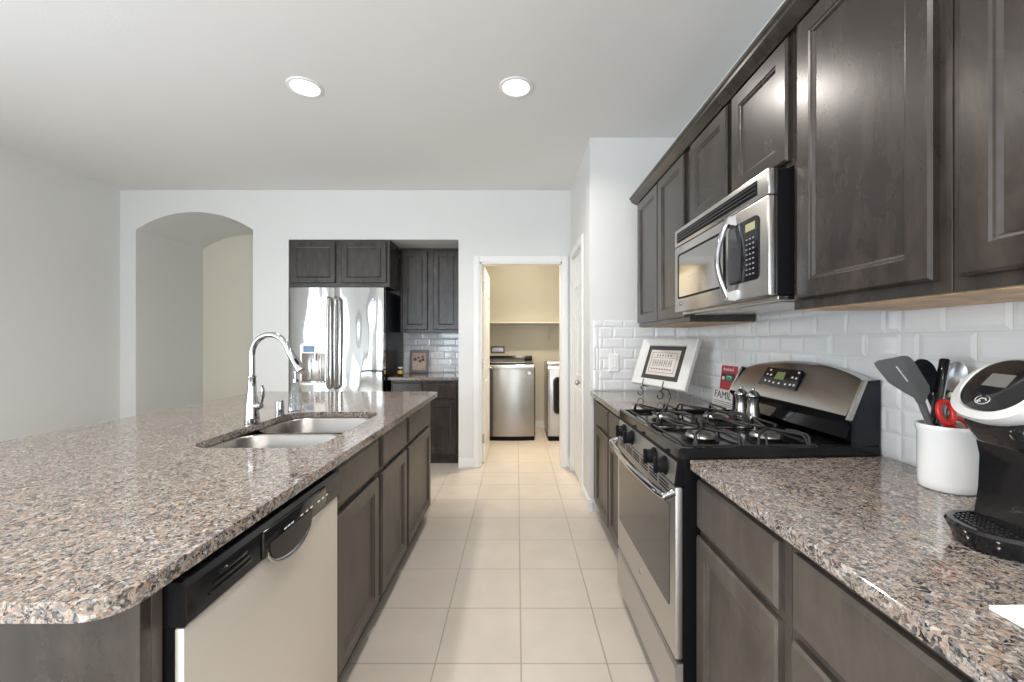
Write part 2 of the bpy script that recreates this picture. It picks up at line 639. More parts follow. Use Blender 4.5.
# fridge recess shell
RY, RXR = 4.84, -0.47
b = MB()
b.box(RX0 - 0.1, y1, 0, RX0, RY, ZC)
b.box(RXR, y1, 0, RXR + 0.06, RY + 0.08, ZC)
b.box(RX0 - 0.1, RY, 0, RXR, RY + 0.08, ZC)
b.box(RX0, y1, RZ, RXR, RY, RZ + 0.06)
struct('wall_recess', b, 'wall')

# laundry room
LY, LXL, LXR = 6.03, -0.62, 1.25
b = MB()
b.box(LXL - 0.02, LY, 0, LXR, LY + 0.1, ZC)
b.box(LXL - 0.1, RY + 0.08, 0, LXL, LY, ZC)
b.box(RXR + 0.06, y1, 0, RXR + 0.065, RY + 0.09, ZC)
b.box(LXL, RY + 0.085, 0, RXR + 0.06, RY + 0.09, ZC)
b.box(LXR, y1, 0, LXR + 0.1, LY, ZC)
b.box(PX + 0.1, y1 - 0.02, 0, LXR, y1, ZC)
struct('wall_laundry', b, 'laundry', 'cream painted laundry room wall behind the washer')

# pantry wall (faces left) with its door opening and the stub wall facing the camera
PD0, PD1, PDZ = 3.40, 4.02, 2.05
b = MB()
b.box(PX, PY, 0, PX + WT, PD0, ZC)
b.box(PX, PD1, 0, PX + WT, YB, ZC)
b.box(PX, PD0, PDZ, PX + WT, PD1, ZC)
b.box(PX + WT, PY, 0, XR, PY + 0.1, ZC)
bmesh.ops.remove_doubles(b.bm, verts=b.bm.verts, dist=1e-5)
struct('wall_pantry', b, 'wall', 'white wall corner beside the pantry door and far counter')

# window frames (behind the camera)
for k, (xa, xb) in enumerate(REAR_WIN):
    b = MB()
    yy0, yy1 = REAR - 0.09, REAR - 0.03
    wx = (xa + xb) / 2
    za, zb = 0.12, 2.36
    b.box(xa, yy0, za, xa + 0.07, yy1, zb, 0.004)
    b.box(xb - 0.07, yy0, za, xb, yy1, zb, 0.004)
    b.box(xa + 0.07, yy0, za, xb - 0.07, yy1, za + 0.07, 0.004)
    b.box(xa + 0.07, yy0, zb - 0.07, xb - 0.07, yy1, zb, 0.004)
    b.box(wx - 0.03, yy0, za + 0.07, wx + 0.03, yy1, zb - 0.07, 0.004)
    struct('window_%d' % (k + 1), b, 'trim')

# door casings and baseboards
CW = 0.062


def casing_y(mb, xa, xb, zt, yf, yb):
    """casing round an opening in a wall facing -y"""
    for s0, s1 in ((xa - CW, xa), (xb, xb + CW)):
        mb.box(s0, yf, 0, s1, yb, zt + CW, 0.004)
        mb.box(s0 + 0.014, yf - 0.004, 0, s1 - 0.014, yf + 0.002, zt + CW - 0.014, 0.003)
    mb.box(xa, yf, zt, xb, yb, zt + CW, 0.004)


b = MB()
casing_y(b, DX0, DX1, DZ, YB - 0.016, YB)
b.box(DX0 - 0.001, YB - 0.002, 0, DX0 + 0.014, YB + WT + 0.005, DZ)
b.box(DX1 - 0.014, YB - 0.002, 0, DX1 + 0.001, YB + WT + 0.005, DZ)
b.box(DX0, YB - 0.002, DZ - 0.014, DX1, YB + WT + 0.005, DZ + 0.001)
struct('trim_1', b, 'trim', 'white casing round the laundry doorway')
b = MB()
for s0, s1 in ((PD0 - CW, PD0), (PD1, PD1 + CW)):
    b.box(PX - 0.016, s0, 0, PX, s1, PDZ + CW, 0.004)
b.box(PX - 0.016, PD0, PDZ, PX, PD1, PDZ + CW, 0.004)
b.box(PX, PD0 - 0.001, 0, PX + WT, PD0 + 0.012, PDZ)
b.box(PX, PD1 - 0.012, 0, PX + WT, PD1 + 0.001, PDZ)
b.box(PX, PD0, PDZ - 0.012, PX + WT, PD1, PDZ + 0.001)
struct('trim_2', b, 'trim', 'white casing round the pantry door')


def base_x(mb, xa, xb, y, s=-1):
    mb.box(xa, y, 0, xb, y + s * 0.012, 0.075, 0.002)
    mb.box(xa, y, 0.075, xb, y + s * 0.008, 0.092, 0.003)


def base_y(mb, ya, yb, x, s=-1):
    mb.box(x, ya, 0, x + s * 0.012, yb, 0.075, 0.002)
    mb.box(x, ya, 0.075, x + s * 0.008, yb, 0.092, 0.003)


b = MB()
base_x(b, RX1, DX0 - CW, YB)
base_x(b, AX1, RX0, YB)
base_x(b, XL, AX0, YB)
base_x(b, DX1 + CW, PX, YB)
struct('baseboard_back', b, 'trim')
b = MB(); base_y(b, PY, PD0 - CW, PX); base_y(b, PD1 + CW, YB, PX); base_x(b, PX - 0.012, PX + 0.02, PY)
struct('baseboard_right', b, 'trim')
b = MB(); base_y(b, SIDE1, YB, XL, 1)
struct('baseboard_left', b, 'trim')
b = MB(); base_x(b, LXL, LXR, LY)
struct('baseboard_laundry', b, 'trim')


# doors
def six_panel(mb, f, w, h):
    """panel mouldings of a six panel door on the face given by f(u, v, d)"""
    cw = (w - 0.10 * 2 - 0.09) / 2
    rows = [(0.20, 0.62), (0.93, 0.70), (1.73, 0.22)]
    for u0 in (0.10, 0.10 + cw + 0.09):
        for v0, hh in rows:
            g = lambda u, v, d, u0=u0, v0=v0: f(u0 + u, v0 + v, d)
            mb.nest(g, cw, hh, [(0, 0.0), (0, 0.004), (0.008, 0.007), (0.018, 0.003), (0.034, 0.003), (0.05, 0.006)])


b = MB()
b.box(PX + 0.015, PD0 + 0.014, 0.008, PX + 0.05, PD1 - 0.014, PDZ - 0.014, 0.002)
six_panel(b, lambda u, v, d: Vector((PX + 0.0152 - d, PD0 + 0.014 + u, 0.008 + v)), PD1 - PD0 - 0.028, 2.02)
pdoor = struct('door_1', b, 'trim', 'white six-panel pantry door, closed, beside the far counter')
b = MB()
b.lathe([(0.027, 0), (0.027, -0.006), (0.012, -0.010), (0.010, -0.030), (0.022, -0.038), (0.026, -0.050), (0.022, -0.060), (0.008, -0.064)],
        (PX + 0.015, PD0 + 0.075, 0.905), 20, axis='x')
build('knob', b, 'nickel', pdoor, 40)
b = MB()
LD = 0.335   # leaf lies against the left side of the laundry, hinged on the left jamb
b.box(DX0 + 0.002, YB + WT + 0.012, 0.01, DX0 + 0.037, YB + WT + 0.012 + 0.79, DZ - 0.016, 0.002)
six_panel(b, lambda u, v, d: Vector((DX0 + 0.0368 + d, YB + WT + 0.012 + u, 0.01 + v)), 0.79, 2.0)
ldoor = struct('door_2', b, 'trim', 'white laundry door standing open against the left jamb')
for hz in (0.25, 1.02, 1.80):
    b = MB()
    b.tube([(DX0 + 0.012, YB + WT + 0.004, hz - 0.045), (DX0 + 0.012, YB + WT + 0.004, hz + 0.045)], 0.006, 8)
    b.box(DX0 + 0.014, YB + WT + 0.0105, hz - 0.045, DX0 + 0.036, YB + WT + 0.0125, hz + 0.045)
    build('hinge', b, 'nickel', ldoor, 40)
b = MB()
b.lathe([(0.027, 0), (0.027, 0.006), (0.012, 0.010), (0.010, 0.026), (0.022, 0.034), (0.025, 0.046), (0.008, 0.056)],
        (DX0 + 0.037, YB + WT + 0.012 + 0.73, 0.93), 20, axis='x')
build('knob', b, 'nickel', ldoor, 40)


# subway tile
def tile_field(mb, f, U0, U1, V0, V1, tw=0.1524, th=0.0775, off=0.0, d=0.0062, row0=0):
    r = row0
    v = V0
    g = 0.0009
    while v < V1 - 0.012:
        vt = min(v + th, V1)
        u = U0 - tw * 2 + off + (tw / 2 if r % 2 else 0)
        while u < U1 - 0.004:
            a, c = max(u, U0), min(u + tw, U1)
            if c - a > 0.012:
                w, h = c - a - 2 * g, vt - v - 2 * g
                q = lambda uu, vv, dd, a=a, v=v: f(a + g + uu, v + g + vv, dd)
                i = min(0.013, w * 0.3, h * 0.3)
                mb.nest(q, w, h, [(0, 0), (0, d * 0.55), (i, d)], 0)
            u += tw
        v += th
        r += 1
    # grout bed
    mb.loft([[f(U0, V0, 0.0005), f(U1, V0, 0.0005), f(U1, V1, 0.0005), f(U0, V1, 0.0005)],
             [f(U0, V0, 0.0022), f(U1, V0, 0.0022), f(U1, V1, 0.0022), f(U0, V1, 0.0022)]], 1, cap0=True, cap1=True)


CT = 0.885   # counter top height
b = MB()
fr = lambda u, v, d: Vector((XR - d, u, v))
tile_field(b, fr, -0.5, 1.262, CT + 0.002, 1.352, off=0.03)
tile_field(b, fr, 1.262, 2.03, CT + 0.002, 1.405, off=0.03 + 0.10)
tile_field(b, fr, 2.03, 2.862, CT + 0.002, 1.352, off=0.12)
tile_field(b, fr, 2.862, PY - 0.009, CT + 0.002, 1.385, off=0.05)
o = struct('trim_3', b, ['tile', 'grout'], 'white bevelled subway tile backsplash along the right wall')
b = MB()
ff = lambda u, v, d: Vector((u, PY - d, v))
tile_field(b, ff, 0.600, XR - 0.009, CT + 0.002, CT + 0.002 + 0.0775 * 6, off=0.03)
tile_field(b, ff, 0.558, XR - 0.009, CT + 0.002 + 0.0775 * 6, CT + 0.002 + 0.0775 * 6 + 0.05, off=0.07, th=0.05)
tile_field(b, ff, 0.558, 0.600, CT + 0.002, CT + 0.002 + 0.0775 * 6, tw=0.042, th=0.155)
struct('trim_4', b, ['tile', 'grout'], 'white subway tile on the wall end facing the camera')
b = MB()
fb = lambda u, v, d: Vector((u, RY - d, v))
tile_field(b, fb, -1.5, RXR, CT + 0.002, 1.36, off=0.03)
struct('trim_5', b, ['tile', 'grout'], 'white subway tile beside the fridge under the wall cabinet')


# ------------------------------------------------------------------ cabinetry
DOOR = [(0, 0), (0, 0.014), (0.006, 0.020), (0.052, 0.020), (0.055, 0.016), (0.060, 0.015), (0.066, 0.009)]
DRAWER = [(0, 0), (0, 0.013), (0.009, 0.020)]


def face_x(x, s):      # panel on a plane x, outward direction s; u along y, v along z
    return lambda y0, z0: (lambda u, v, d: Vector((x + s * d, y0 + u, z0 + v)))


def face_y(y):         # panel on a plane y facing the camera; u along x
    return lambda x0, z0: (lambda u, v, d: Vector((x0 + u, y - d, z0 + v)))


def add_front(name, F, u0, u1, z0, z1, parent, mat, steps=DOOR):
    b = MB()
    b.nest(F(u0, z0), u1 - u0, z1 - z0, steps)
    return build(name, b, mat, parent)


def cab_body_x(xf, xb, y0, y1, z0, z1, parent, mat, toe=None, under=None):
    b = MB()
    lo = z0
    b.box(xf, y0, lo, xb, y1, z1, 0.0015)
    build('body', b, mat, parent)
    if toe:
        t = MB()
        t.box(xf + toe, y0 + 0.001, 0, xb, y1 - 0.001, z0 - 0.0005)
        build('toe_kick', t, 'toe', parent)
    if under:
        t = MB()
        s = 1 if xb > xf else -1
        t.box(xf + s * 0.02, y0 + 0.004, z0 - 0.0025, xb, y1 - 0.004, z0 - 0.0002)
        build('underside', t, 'maple', parent)


UX, UB, UT = 0.84, 1.344, 2.19      # wall cabinet face plane, bottom, top
XW = XR - 0.010                      # back plane in front of the tile
FU = face_x(UX, -1)


def wall_cab(label, y0, y1, zb, doors, under=True):
    t = thing('wall_cabinet', label, 'cabinet', (1.0, (y0 + y1) / 2, zb), 'dark wall cabinets along the right wall')
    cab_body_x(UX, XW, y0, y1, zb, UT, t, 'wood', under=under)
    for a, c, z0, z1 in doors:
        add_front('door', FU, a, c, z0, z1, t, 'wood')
    return t


wall_cab('dark two-door wall cabinet at the far end, beyond the microwave', 2.025, 2.86, UB,
         [(2.055, 2.425, 1.37, 2.178), (2.44, 2.84, 1.37, 2.178)])
wall_cab('short dark two-door wall cabinet directly above the microwave', 1.262, 2.023, 1.785,
         [(1.268, 1.595, 1.80, 2.178), (1.632, 1.975, 1.80, 2.178)], False)
wall_cab('dark one-door wall cabinet on the near side of the microwave', 0.802, 1.260, UB,
         [(0.826, 1.224, 1.37, 2.178)])
wall_cab('dark wall cabinet above the coffee maker, cut by the frame edge', -0.05, 0.800, UB,
         [(0.392, 0.776, 1.37, 2.178), (-0.02, 0.365, 1.37, 2.178)])

# crown
b = MB()
prof = [(-0.005, 2.160), (0.012, 2.162), (0.014, 2.176), (0.022, 2.180), (0.036, 2.196), (0.045, 2.208), (0.046, 2.220), (0.053, 2.224), (0.053, 2.236), (-0.005, 2.236)]
prof = [(o_, z_ + 0.031) if z_ < 2.17 else (o_, z_ + 0.012) for o_, z_ in prof]
prof = [(-0.02, 2.1905), (0.012, 2.1905)] + prof[2:-1] + [(-0.02, 2.248)]
b.loft([[(UX - o_, -0.05, z_) for o_, z_ in prof], [(UX - o_, 2.86 + o_, z_) for o_, z_ in prof], [(XR - 0.001, 2.86 + o_, z_) for o_, z_ in prof]], cap0=True, cap1=True)
tag(build('crown_molding', b, 'wood'), 'dark stepped crown molding running along the top of the right wall cabinets', 'molding')

# base cabinets on the right
BX = 0.562
FB = face_x(BX, -1)
ZT = CT - 0.031


def base_cab(label, y0, y1, parts, mat='wood_low'):
    t = thing('base_cabinet', label, 'cabinet', (0.85, (y0 + y1) / 2, 0), 'dark base cabinets along the right wall')
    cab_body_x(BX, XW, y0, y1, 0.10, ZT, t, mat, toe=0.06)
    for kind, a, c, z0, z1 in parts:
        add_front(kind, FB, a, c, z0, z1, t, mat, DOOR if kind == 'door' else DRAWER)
    return t


base_cab('dark base cabinet beyond the range, in the far right corner', 2.036, PY - 0.001,
         [('drawer', 2.075, 2.465, 0.690, 0.830), ('door', 2.075, 2.465, 0.125, 0.665), ('drawer', 2.49, 2.89, 0.690, 0.830), ('door', 2.49, 2.89, 0.125, 0.665)])
base_cab('dark base cabinet with one drawer, on the near side of the range', 0.851, 1.275,
         [('drawer', 0.873, 1.262, 0.685, 0.830), ('door', 0.873, 1.262, 0.125, 0.662)])
base_cab('dark base cabinet below the coffee maker, cut by the bottom frame edge', -0.06, 0.849,
         [('drawer', 0.420, 0.826, 0.680, 0.830), ('door', 0.420, 0.826, 0.125, 0.657), ('drawer', -0.02, 0.395, 0.680, 0.830), ('door', -0.02, 0.395, 0.125, 0.657)])

# countertops
def slab(outline, z0, z1, hole=None):
    mb = MB()
    bm = mb.bm
    edges = []
    for lp in ([outline] + ([hole] if hole else [])):
        vs = [bm.verts.new((x, y, z1)) for x, y in lp]
        edges += [bm.edges.new((vs[i], vs[(i + 1) % len(vs)])) for i in range(len(vs))]
    bmesh.ops.triangle_fill(bm, use_beauty=True, use_dissolve=False, edges=edges)
    r = bmesh.ops.extrude_face_region(bm, geom=list(bm.faces))
    bmesh.ops.translate(bm, verts=[g for g in r['geom'] if isinstance(g, bmesh.types.BMVert)], vec=(0, 0, z0 - z1))
    return mb


def counter(name, mb, label, mat='granite'):
    o = build(name, mb, mat)
    md = o.modifiers.new('edge', 'BEVEL')
    md.width = 0.004
    md.segments = 2
    md.limit_method = 'ANGLE'
    md.angle_limit = math.radians(50)
    return tag(o, label, 'countertop')


CE = 0.531
counter('countertop', slab([(CE, -0.06), (XR - 0.01, -0.06), (XR - 0.01, 1.319), (CE, 1.278)], CT - 0.03, CT),
        'brown and grey granite countertop under the coffee maker, near side of the range')
counter('countertop', slab([(CE, 2.034), (XR - 0.01, 2.034), (XR - 0.01, PY - 0.01), (CE + 0.006, PY - 0.01), (CE, PY - 0.05)], CT - 0.03, CT),
        'small granite countertop in the far corner beyond the range')

# ------------------------------------------------------------------ island
IE = -0.566
IX0, IY0, IY1 = -1.87, 0.5795, 3.01
cx0, cy0 = (IX0 + IE) / 2, (IY0 + IY1) / 2
SX0, SX1, SY0, SY1 = -1.150, -0.690, 1.422, 2.150
counter('island_countertop', slab(rrect(cx0, cy0, (IE - IX0) / 2, (IY1 - IY0) / 2, 0.055, 6), CT - 0.03, CT,
                                  rrect((SX0 + SX1) / 2, (SY0 + SY1) / 2, (SX1 - SX0) / 2, (SY1 - SY0) / 2, 0.10, 8)),
        'large pinkish grey granite island top with the sink cut into it')

IBX = -0.613        # carcass face plane; doors stand proud of it
IBB = -1.26
FI = face_x(IBX, 1)
t = thing('island_cabinet', 'dark island cabinet with two doors under the sink', 'cabinet', (-0.93, 1.8, 0), 'dark island cabinets')
b = MB()
b.box(IBB, 1.335, 0.10, IBX, 1.353, ZT)
b.box(IBB, 2.262, 0.10, IBX, 2.280, ZT)
b.box(IBB, 1.353, 0.10, IBX, 2.262, 0.118)
b.box(IBB, 1.353, 0.118, IBB + 0.015, 2.262, ZT)
b.box(IBX - 0.02, 1.353, 0.118, IBX, 2.262, ZT)
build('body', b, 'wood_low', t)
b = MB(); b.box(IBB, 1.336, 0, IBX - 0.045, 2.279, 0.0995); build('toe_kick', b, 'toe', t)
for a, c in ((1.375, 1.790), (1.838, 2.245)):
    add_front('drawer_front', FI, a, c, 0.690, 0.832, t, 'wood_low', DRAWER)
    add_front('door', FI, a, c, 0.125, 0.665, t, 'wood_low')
t = thing('island_cabinet', 'dark island cabinet with one door at the far end of the island', 'cabinet', (-0.93, 2.6, 0), 'dark island cabinets')
b = MB(); b.box(IBB, 2.282, 0.10, IBX, 2.94, ZT, 0.0015); build('body', b, 'wood_low', t)
b = MB(); b.box(IBB, 2.283, 0, IBX - 0.045, 2.93, 0.0995); build('toe_kick', b, 'toe', t)
add_front('drawer', FI, 2.285, 2.86, 0.690, 0.832, t, 'wood_low', DRAWER)
add_front('door', FI, 2.285, 2.86, 0.125, 0.665, t, 'wood_low')
t = thing('island_end_panel', 'dark flat end panel on the near side of the island', 'panel', (-0.93, 0.66, 0))
b = MB(); b.box(IBB, 0.655, 0.0, -0.5935, 0.675, ZT, 0.001); build('panel', b, 'wood', t)
b = MB(); b.box(-0.640, 0.6755, 0.0, -0.5935, 0.697, ZT, 0.001); build('filler_strip', b, 'wood_low', t)
b = MB(); b.box(IBB - 0.02, 0.655, 0, IBB - 0.001, 2.94, ZT, 0.001)
tag(build('island_back_panel', b, 'wood_low'), 'dark panel along the seating side of the island, under the overhang', 'panel')

# dishwasher
dw = thing('dishwasher', 'stainless dishwasher with black control strip built into the island', 'dishwasher', (-0.9, 1.0, 0))
DF = -0.562
D0, D1 = 0.702, 1.305
b = MB(); b.box(IBB + 0.03, D0 + 0.004, 0.10, DF - 0.0345, D1 - 0.002, 0.848)
b.box(DF - 0.0345, D0 + 0.002, 0.105, DF - 0.0175, D1 - 0.002, 0.765); build('tub', b, 'black', dw)
b = MB(); b.box(IBB + 0.03, D0 + 0.004, 0.0, DF - 0.08, D1 - 0.002, 0.0995); build('toe_kick', b, 'toe', dw)
b = MB()
b.box(DF - 0.017, D0, 0.105, DF, D1, 0.764, 0.004)
dwd = build('door', b, 'steel_dw', dw, 40)
b = MB()
b.loft([[(DF - 0.033, y, 0.766), (DF + 0.001, y, 0.766), (DF + 0.006, y, 0.772), (DF + 0.004, y, 0.832), (DF - 0.004, y, 0.841), (DF - 0.033, y, 0.843)] for y in (D0, D1)], cap0=True, cap1=True)
for k in range(3):     # vent slots
    b.box(DF + 0.0045, D0 + 0.05 + 0.012 * k, 0.790 + 0.012 * k, DF + 0.0085, D0 + 0.17 - 0.008 * k, 0.796 + 0.012 * k, 0.0015)
b.box(DF + 0.003, D0 + 0.205, 0.771, DF + 0.011, D1 - 0.10, 0.832, 0.004)
dwp = build('control_panel', b, 'black_gloss', dw, 30)
for k, yy in enumerate((0.985, 1.0, 1.015, 1.06, 1.085, 1.11, 1.15, 1.175, 1.20)):
    b = MB()
    b.box(DF + 0.0105, yy, 0.803, DF + 0.0118, yy + 0.011, 0.8065)
    build('button_mark', b, 'white', dwp)
b = MB()     # pocket handle: black recess bulge and steel crescent beneath
n = 14
yc, hw = 1.02, 0.098
b.prism([(yc + hw * 0.96 * math.cos(PI * k / n), 0.785 - 0.046 * math.sin(PI * k / n)) for k in range(n + 1)] + [(yc - hw * 0.96, 0.80), (yc + hw * 0.96, 0.80)], 'x', DF + 0.0005, DF + 0.0135)
build('handle_pocket', b, 'black_gloss', dwd, 50)
b = MB()
b.tube([(DF + 0.010, yc + hw * 1.0 * math.cos(PI * k / n), 0.783 - 0.050 * math.sin(PI * k / n)) for k in range(n + 1)],
       [0.002 + 0.0055 * math.sin(PI * k / n) for k in range(n + 1)], 10)
build('handle', b, 'chrome', dwd, 50)

# sink
sk = thing('kitchen_sink', 'stainless double-bowl undermount sink in the island top', 'sink', (-0.92, 1.78, 0.67))


def bowl(ya, yb, xa, xb, depth):
    mb = MB()
    cx, cy, hx, hy = (xa + xb) / 2, (ya + yb) / 2, (xb - xa) / 2, (yb - ya) / 2
    zt = CT - 0.031
    spec = [(0.012, 0.0, 0.11), (0.0, -0.001, 0.10), (-0.004, -0.006, 0.10), (-0.010, -depth * 0.6, 0.09), (-0.020, -depth + 0.025, 0.08), (-0.045, -depth + 0.004, 0.06), (-0.07, -depth, 0.05)]
    loops = []
    for e, z, r in spec:
        loops.append([(x, y, zt + z) for x, y in rrect(cx, cy, hx + e, hy + e, min(r, hx + e - 0.002, hy + e - 0.002), 7)])
    mb.loft(loops, cap1=True)
    return mb


bw = build('bowl', bowl(SY0 + 0.006, 1.765, SX0 + 0.006, SX1 - 0.006, 0.205), 'sink_steel', sk, 60)
for yy, p in ((1.595, bw),):
    b = MB(); b.lathe([(0.043, 0.0005), (0.043, 0.003), (0.03, 0.003), (0.028, 0.001)], (-0.93, yy, CT - 0.031 - 0.205), 20); build('drain', b, 'chrome', p, 40)
bw = build('bowl', bowl(1.800, SY1 - 0.006, SX0 + 0.006, SX1 - 0.006, 0.19), 'sink_steel', sk, 60)
b = MB(); b.lathe([(0.043, 0.0005), (0.043, 0.003), (0.03, 0.003), (0.028, 0.001)], (-0.93, 1.97, CT - 0.031 - 0.19), 20); build('drain', b, 'chrome', bw, 40)

# faucet
FX, FY = -1.172, 1.84
fc = thing('faucet', 'tall chrome gooseneck pull-down faucet behind the sink', 'faucet', (FX, FY, CT))
b = MB()
b.lathe([(0.030, 0), (0.031, 0.006), (0.029, 0.03), (0.026, 0.08), (0.018, 0.15), (0.0155, 0.20), (0.0165, 0.203), (0.0165, 0.210), (0.0135, 0.212)], (FX, FY, CT), 24)
build('base', b, 'chrome', fc, 50)
dx, dy = 0.98, -0.10
R = 0.088
pts = [(FX, FY, CT + 0.20), (FX, FY, CT + 0.25), (FX, FY, CT + 0.305)]
for k in range(1, 15):
    a = PI - PI * 0.92 * k / 14
    s = R + R * math.cos(a)
    pts.append((FX + dx * s, FY + dy * s, CT + 0.305 + R * math.sin(a)))
b = MB(); b.tube(pts, 0.0125, 14); build('spout', b, 'chrome', fc, 60)
e = Vector(pts[-1]); d = (e - Vector(pts[-2])).normalized()
d = (d + Vector((0.26, -0.02, 0))).normalized()
b = MB()
b.tube([e - d * 0.004, e + d * 0.004, e + d * 0.012, e + d * 0.06, e + d * 0.085, e + d * 0.108, e + d * 0.110], [0.0135, 0.0155, 0.0150, 0.0175, 0.0195, 0.0205, 0.0150], 16)
sp = build('spray_head', b, 'chrome', fc, 50)
b = MB()
c = e + d * 0.066 + Vector((0.010, -0.0135, 0.004))
b.tube([c - d * 0.016, c, c + d * 0.016], [0.004, 0.0065, 0.004], 10)
build('spray_button', b, 'black', sp, 60)
b = MB()
b.tube([(FX + 0.014, FY - 0.006, CT + 0.078), (FX + 0.040, FY - 0.012, CT + 0.080), (FX + 0.052, FY - 0.015, CT + 0.081)], [0.015, 0.0165, 0.012], 14)
b.tube([(FX + 0.046, FY - 0.012, CT + 0.086), (FX + 0.058, FY - 0.016, CT + 0.118), (FX + 0.060, FY - 0.018, CT + 0.150), (FX + 0.056, FY - 0.018, CT + 0.172)], [0.008, 0.0095, 0.0105, 0.006], 10, flat=(1.0, 0.6))
build('lever', b, 'chrome', fc, 50)

b = MB()
b.lathe([(0.022, 0), (0.022, 0.006), (0.019, 0.008), (0.019, 0.064), (0.0175, 0.070), (0.012, 0.072)], (-1.165, 2.045, CT), 20)
tag(build('air_gap', b, 'chrome', None, 40), 'short chrome air gap cylinder between faucet and soap bottle', 'air gap')

sb = thing('soap_bottle', 'clear bluish soap bottle behind the sink beside the chrome air gap', 'bottle', (-1.165, 2.19, CT))
b = MB(); b.lathe([(0.034, 0.0), (0.037, 0.006), (0.037, 0.02), (0.033, 0.07), (0.026, 0.115), (0.016, 0.135), (0.014, 0.148)], (-1.165, 2.19, CT), 20); build('bottle_body', b, 'glass', sb, 50)
b = MB(); b.lathe([(0.016, 0.148), (0.016, 0.165), (0.006, 0.168), (0.006, 0.195), (0.012, 0.197), (0.012, 0.207)], (-1.165, 2.19, CT), 16)
b.tube([(-1.165, 2.19, CT + 0.203), (-1.130, 2.17, CT + 0.204), (-1.118, 2.163, CT + 0.196)], 0.0045, 8)
build('pump', b, 'chrome', sb, 50)

# ------------------------------------------------------------------ fridge recess contents
FRX0, FRX1, FRY, FRT = -2.235, -1.311, 4.085, 1.775
fg = thing('refrigerator', 'stainless french-door refrigerator with dispenser in the wall recess', 'refrigerator', (-1.77, 4.45, 0))
b = MB(); b.box(FRX0 + 0.004, FRY + 0.075, 0.03, FRX1 - 0.002, 4.80, FRT - 0.02, 0.004); build('body', b, 'navy_black', fg)
b = MB(); b.box(FRX0 + 0.02, FRY + 0.1, 0.0, FRX1 - 0.02, 4.78, 0.0295); build('base_grille', b, 'black', fg)


def bulged(x0, x1, z0, z1, yb, yf, bulge, xl, xr):
    """curved appliance door: bulge spans xl..xr, the door covers x0..x1"""
    mb = MB()
    n = 12
    pts = [(x0, yb)]
    for k in range(n + 1):
        x = x0 + (x1 - x0) * k / n
        q = (x - xl) / (xr - xl) * 2 - 1
        y = yf - bulge * (1 - q * q)
        if k in (0, n):
            y += 0.008
            x += 0.0 if k == 0 else -0.0
        pts.append((x, y))
    pts.append((x1, yb))
    mb.loft([[(x, y, z) for x, y in pts] for z in (z0, z0 + 0.004, z1 - 0.004, z1)], cap0=True, cap1=True)
    return mb


FM = -1.788
fdl = build('door', bulged(FRX0, FM - 0.003, 0.70, FRT, FRY + 0.07, FRY, 0.008, FRX0, FRX1), 'fridge_steel', fg, 50)
fdr = build('door', bulged(FM + 0.003, FRX1, 0.70, FRT, FRY + 0.07, FRY, 0.008, FRX0, FRX1), 'fridge_steel', fg, 50)
fdz = build('freezer_drawer', bulged(FRX0, FRX1, 0.06, 0.69, FRY + 0.07, FRY, 0.008, FRX0, FRX1), 'fridge_steel', fg, 50)


def bar_handle(p0, p1, out, r, parent, mat='nickel', bow=0.0):
    p0, p1, out = Vector(p0), Vector(p1), Vector(out)
    mb = MB()
    pts = [p0, p0 + out * 0.8]
    n = 10
    ax = (p1 - p0)
    for k in range(n + 1):
        tt = k / n
        pts.append(p0 + ax * (0.02 + 0.96 * tt) + out * (1 + bow * math.sin(PI * tt)))
    pts += [p1 + out * 0.8, p1]
    mb.tube(pts, r, 10)
    return build('handle', mb, mat, parent, 60)


yh = FRY - 0.018
bar_handle((FM - 0.035, yh, 0.80), (FM - 0.035, yh, 1.665), (0, -0.055, 0), 0.017, fdl, 'nickel', 0.2)
bar_handle((FM + 0.035, yh, 0.80), (FM + 0.035, yh, 1.665), (0, -0.055, 0), 0.017, fdr, 'nickel', 0.2)
bar_handle((FRX0 + 0.12, FRY - 0.008, 0.60), (FRX1 - 0.12, FRY - 0.008, 0.60), (0, -0.055, 0), 0.013, fdz, 'nickel', 0.2)
# dispenser on the left door
b = MB()
yd = FRY - 0.026
b.prism(rrect(-1.990, 1.025, 0.128, 0.205, 0.03, 4), 'y', yd + 0.004, yd + 0.024)
disp = build('dispenser', b, 'washer_steel', fg)
b = MB(); b.box(-2.085, yd - 0.004, 1.143, -1.98, yd + 0.005, 1.203, 0.003); build('display', b, 'blue_light', disp)
b = MB()
b.box(-2.10, yd - 0.003, 0.86, -1.88, yd + 0.0035, 1.13, 0.003)
build('dispenser_recess', b, 'washer_steel', disp, 50)
b = MB()
b.box(-2.05, yd - 0.008, 0.88, -2.00, yd - 0.0035, 1.09, 0.003)
b.box(-1.93, yd - 0.008, 0.88, -1.905, yd - 0.0035, 1.11, 0.003)
b.box(-2.105, yd - 0.020, 0.845, -1.875, yd + 0.003, 0.859, 0.003)
b.tube([(-1.965, yd - 0.010, 1.13), (-1.965, yd - 0.010, 1.06)], 0.016, 12)
build('dispenser_trim', b, 'chrome', disp, 50)
b = MB(); b.lathe([(0.011, 0.0), (0.011, -0.003), (0.008, -0.004)], (-1.41, FRY - 0.012, 1.66), 16, axis='y'); build('badge', b, 'nickel', fdr, 40)

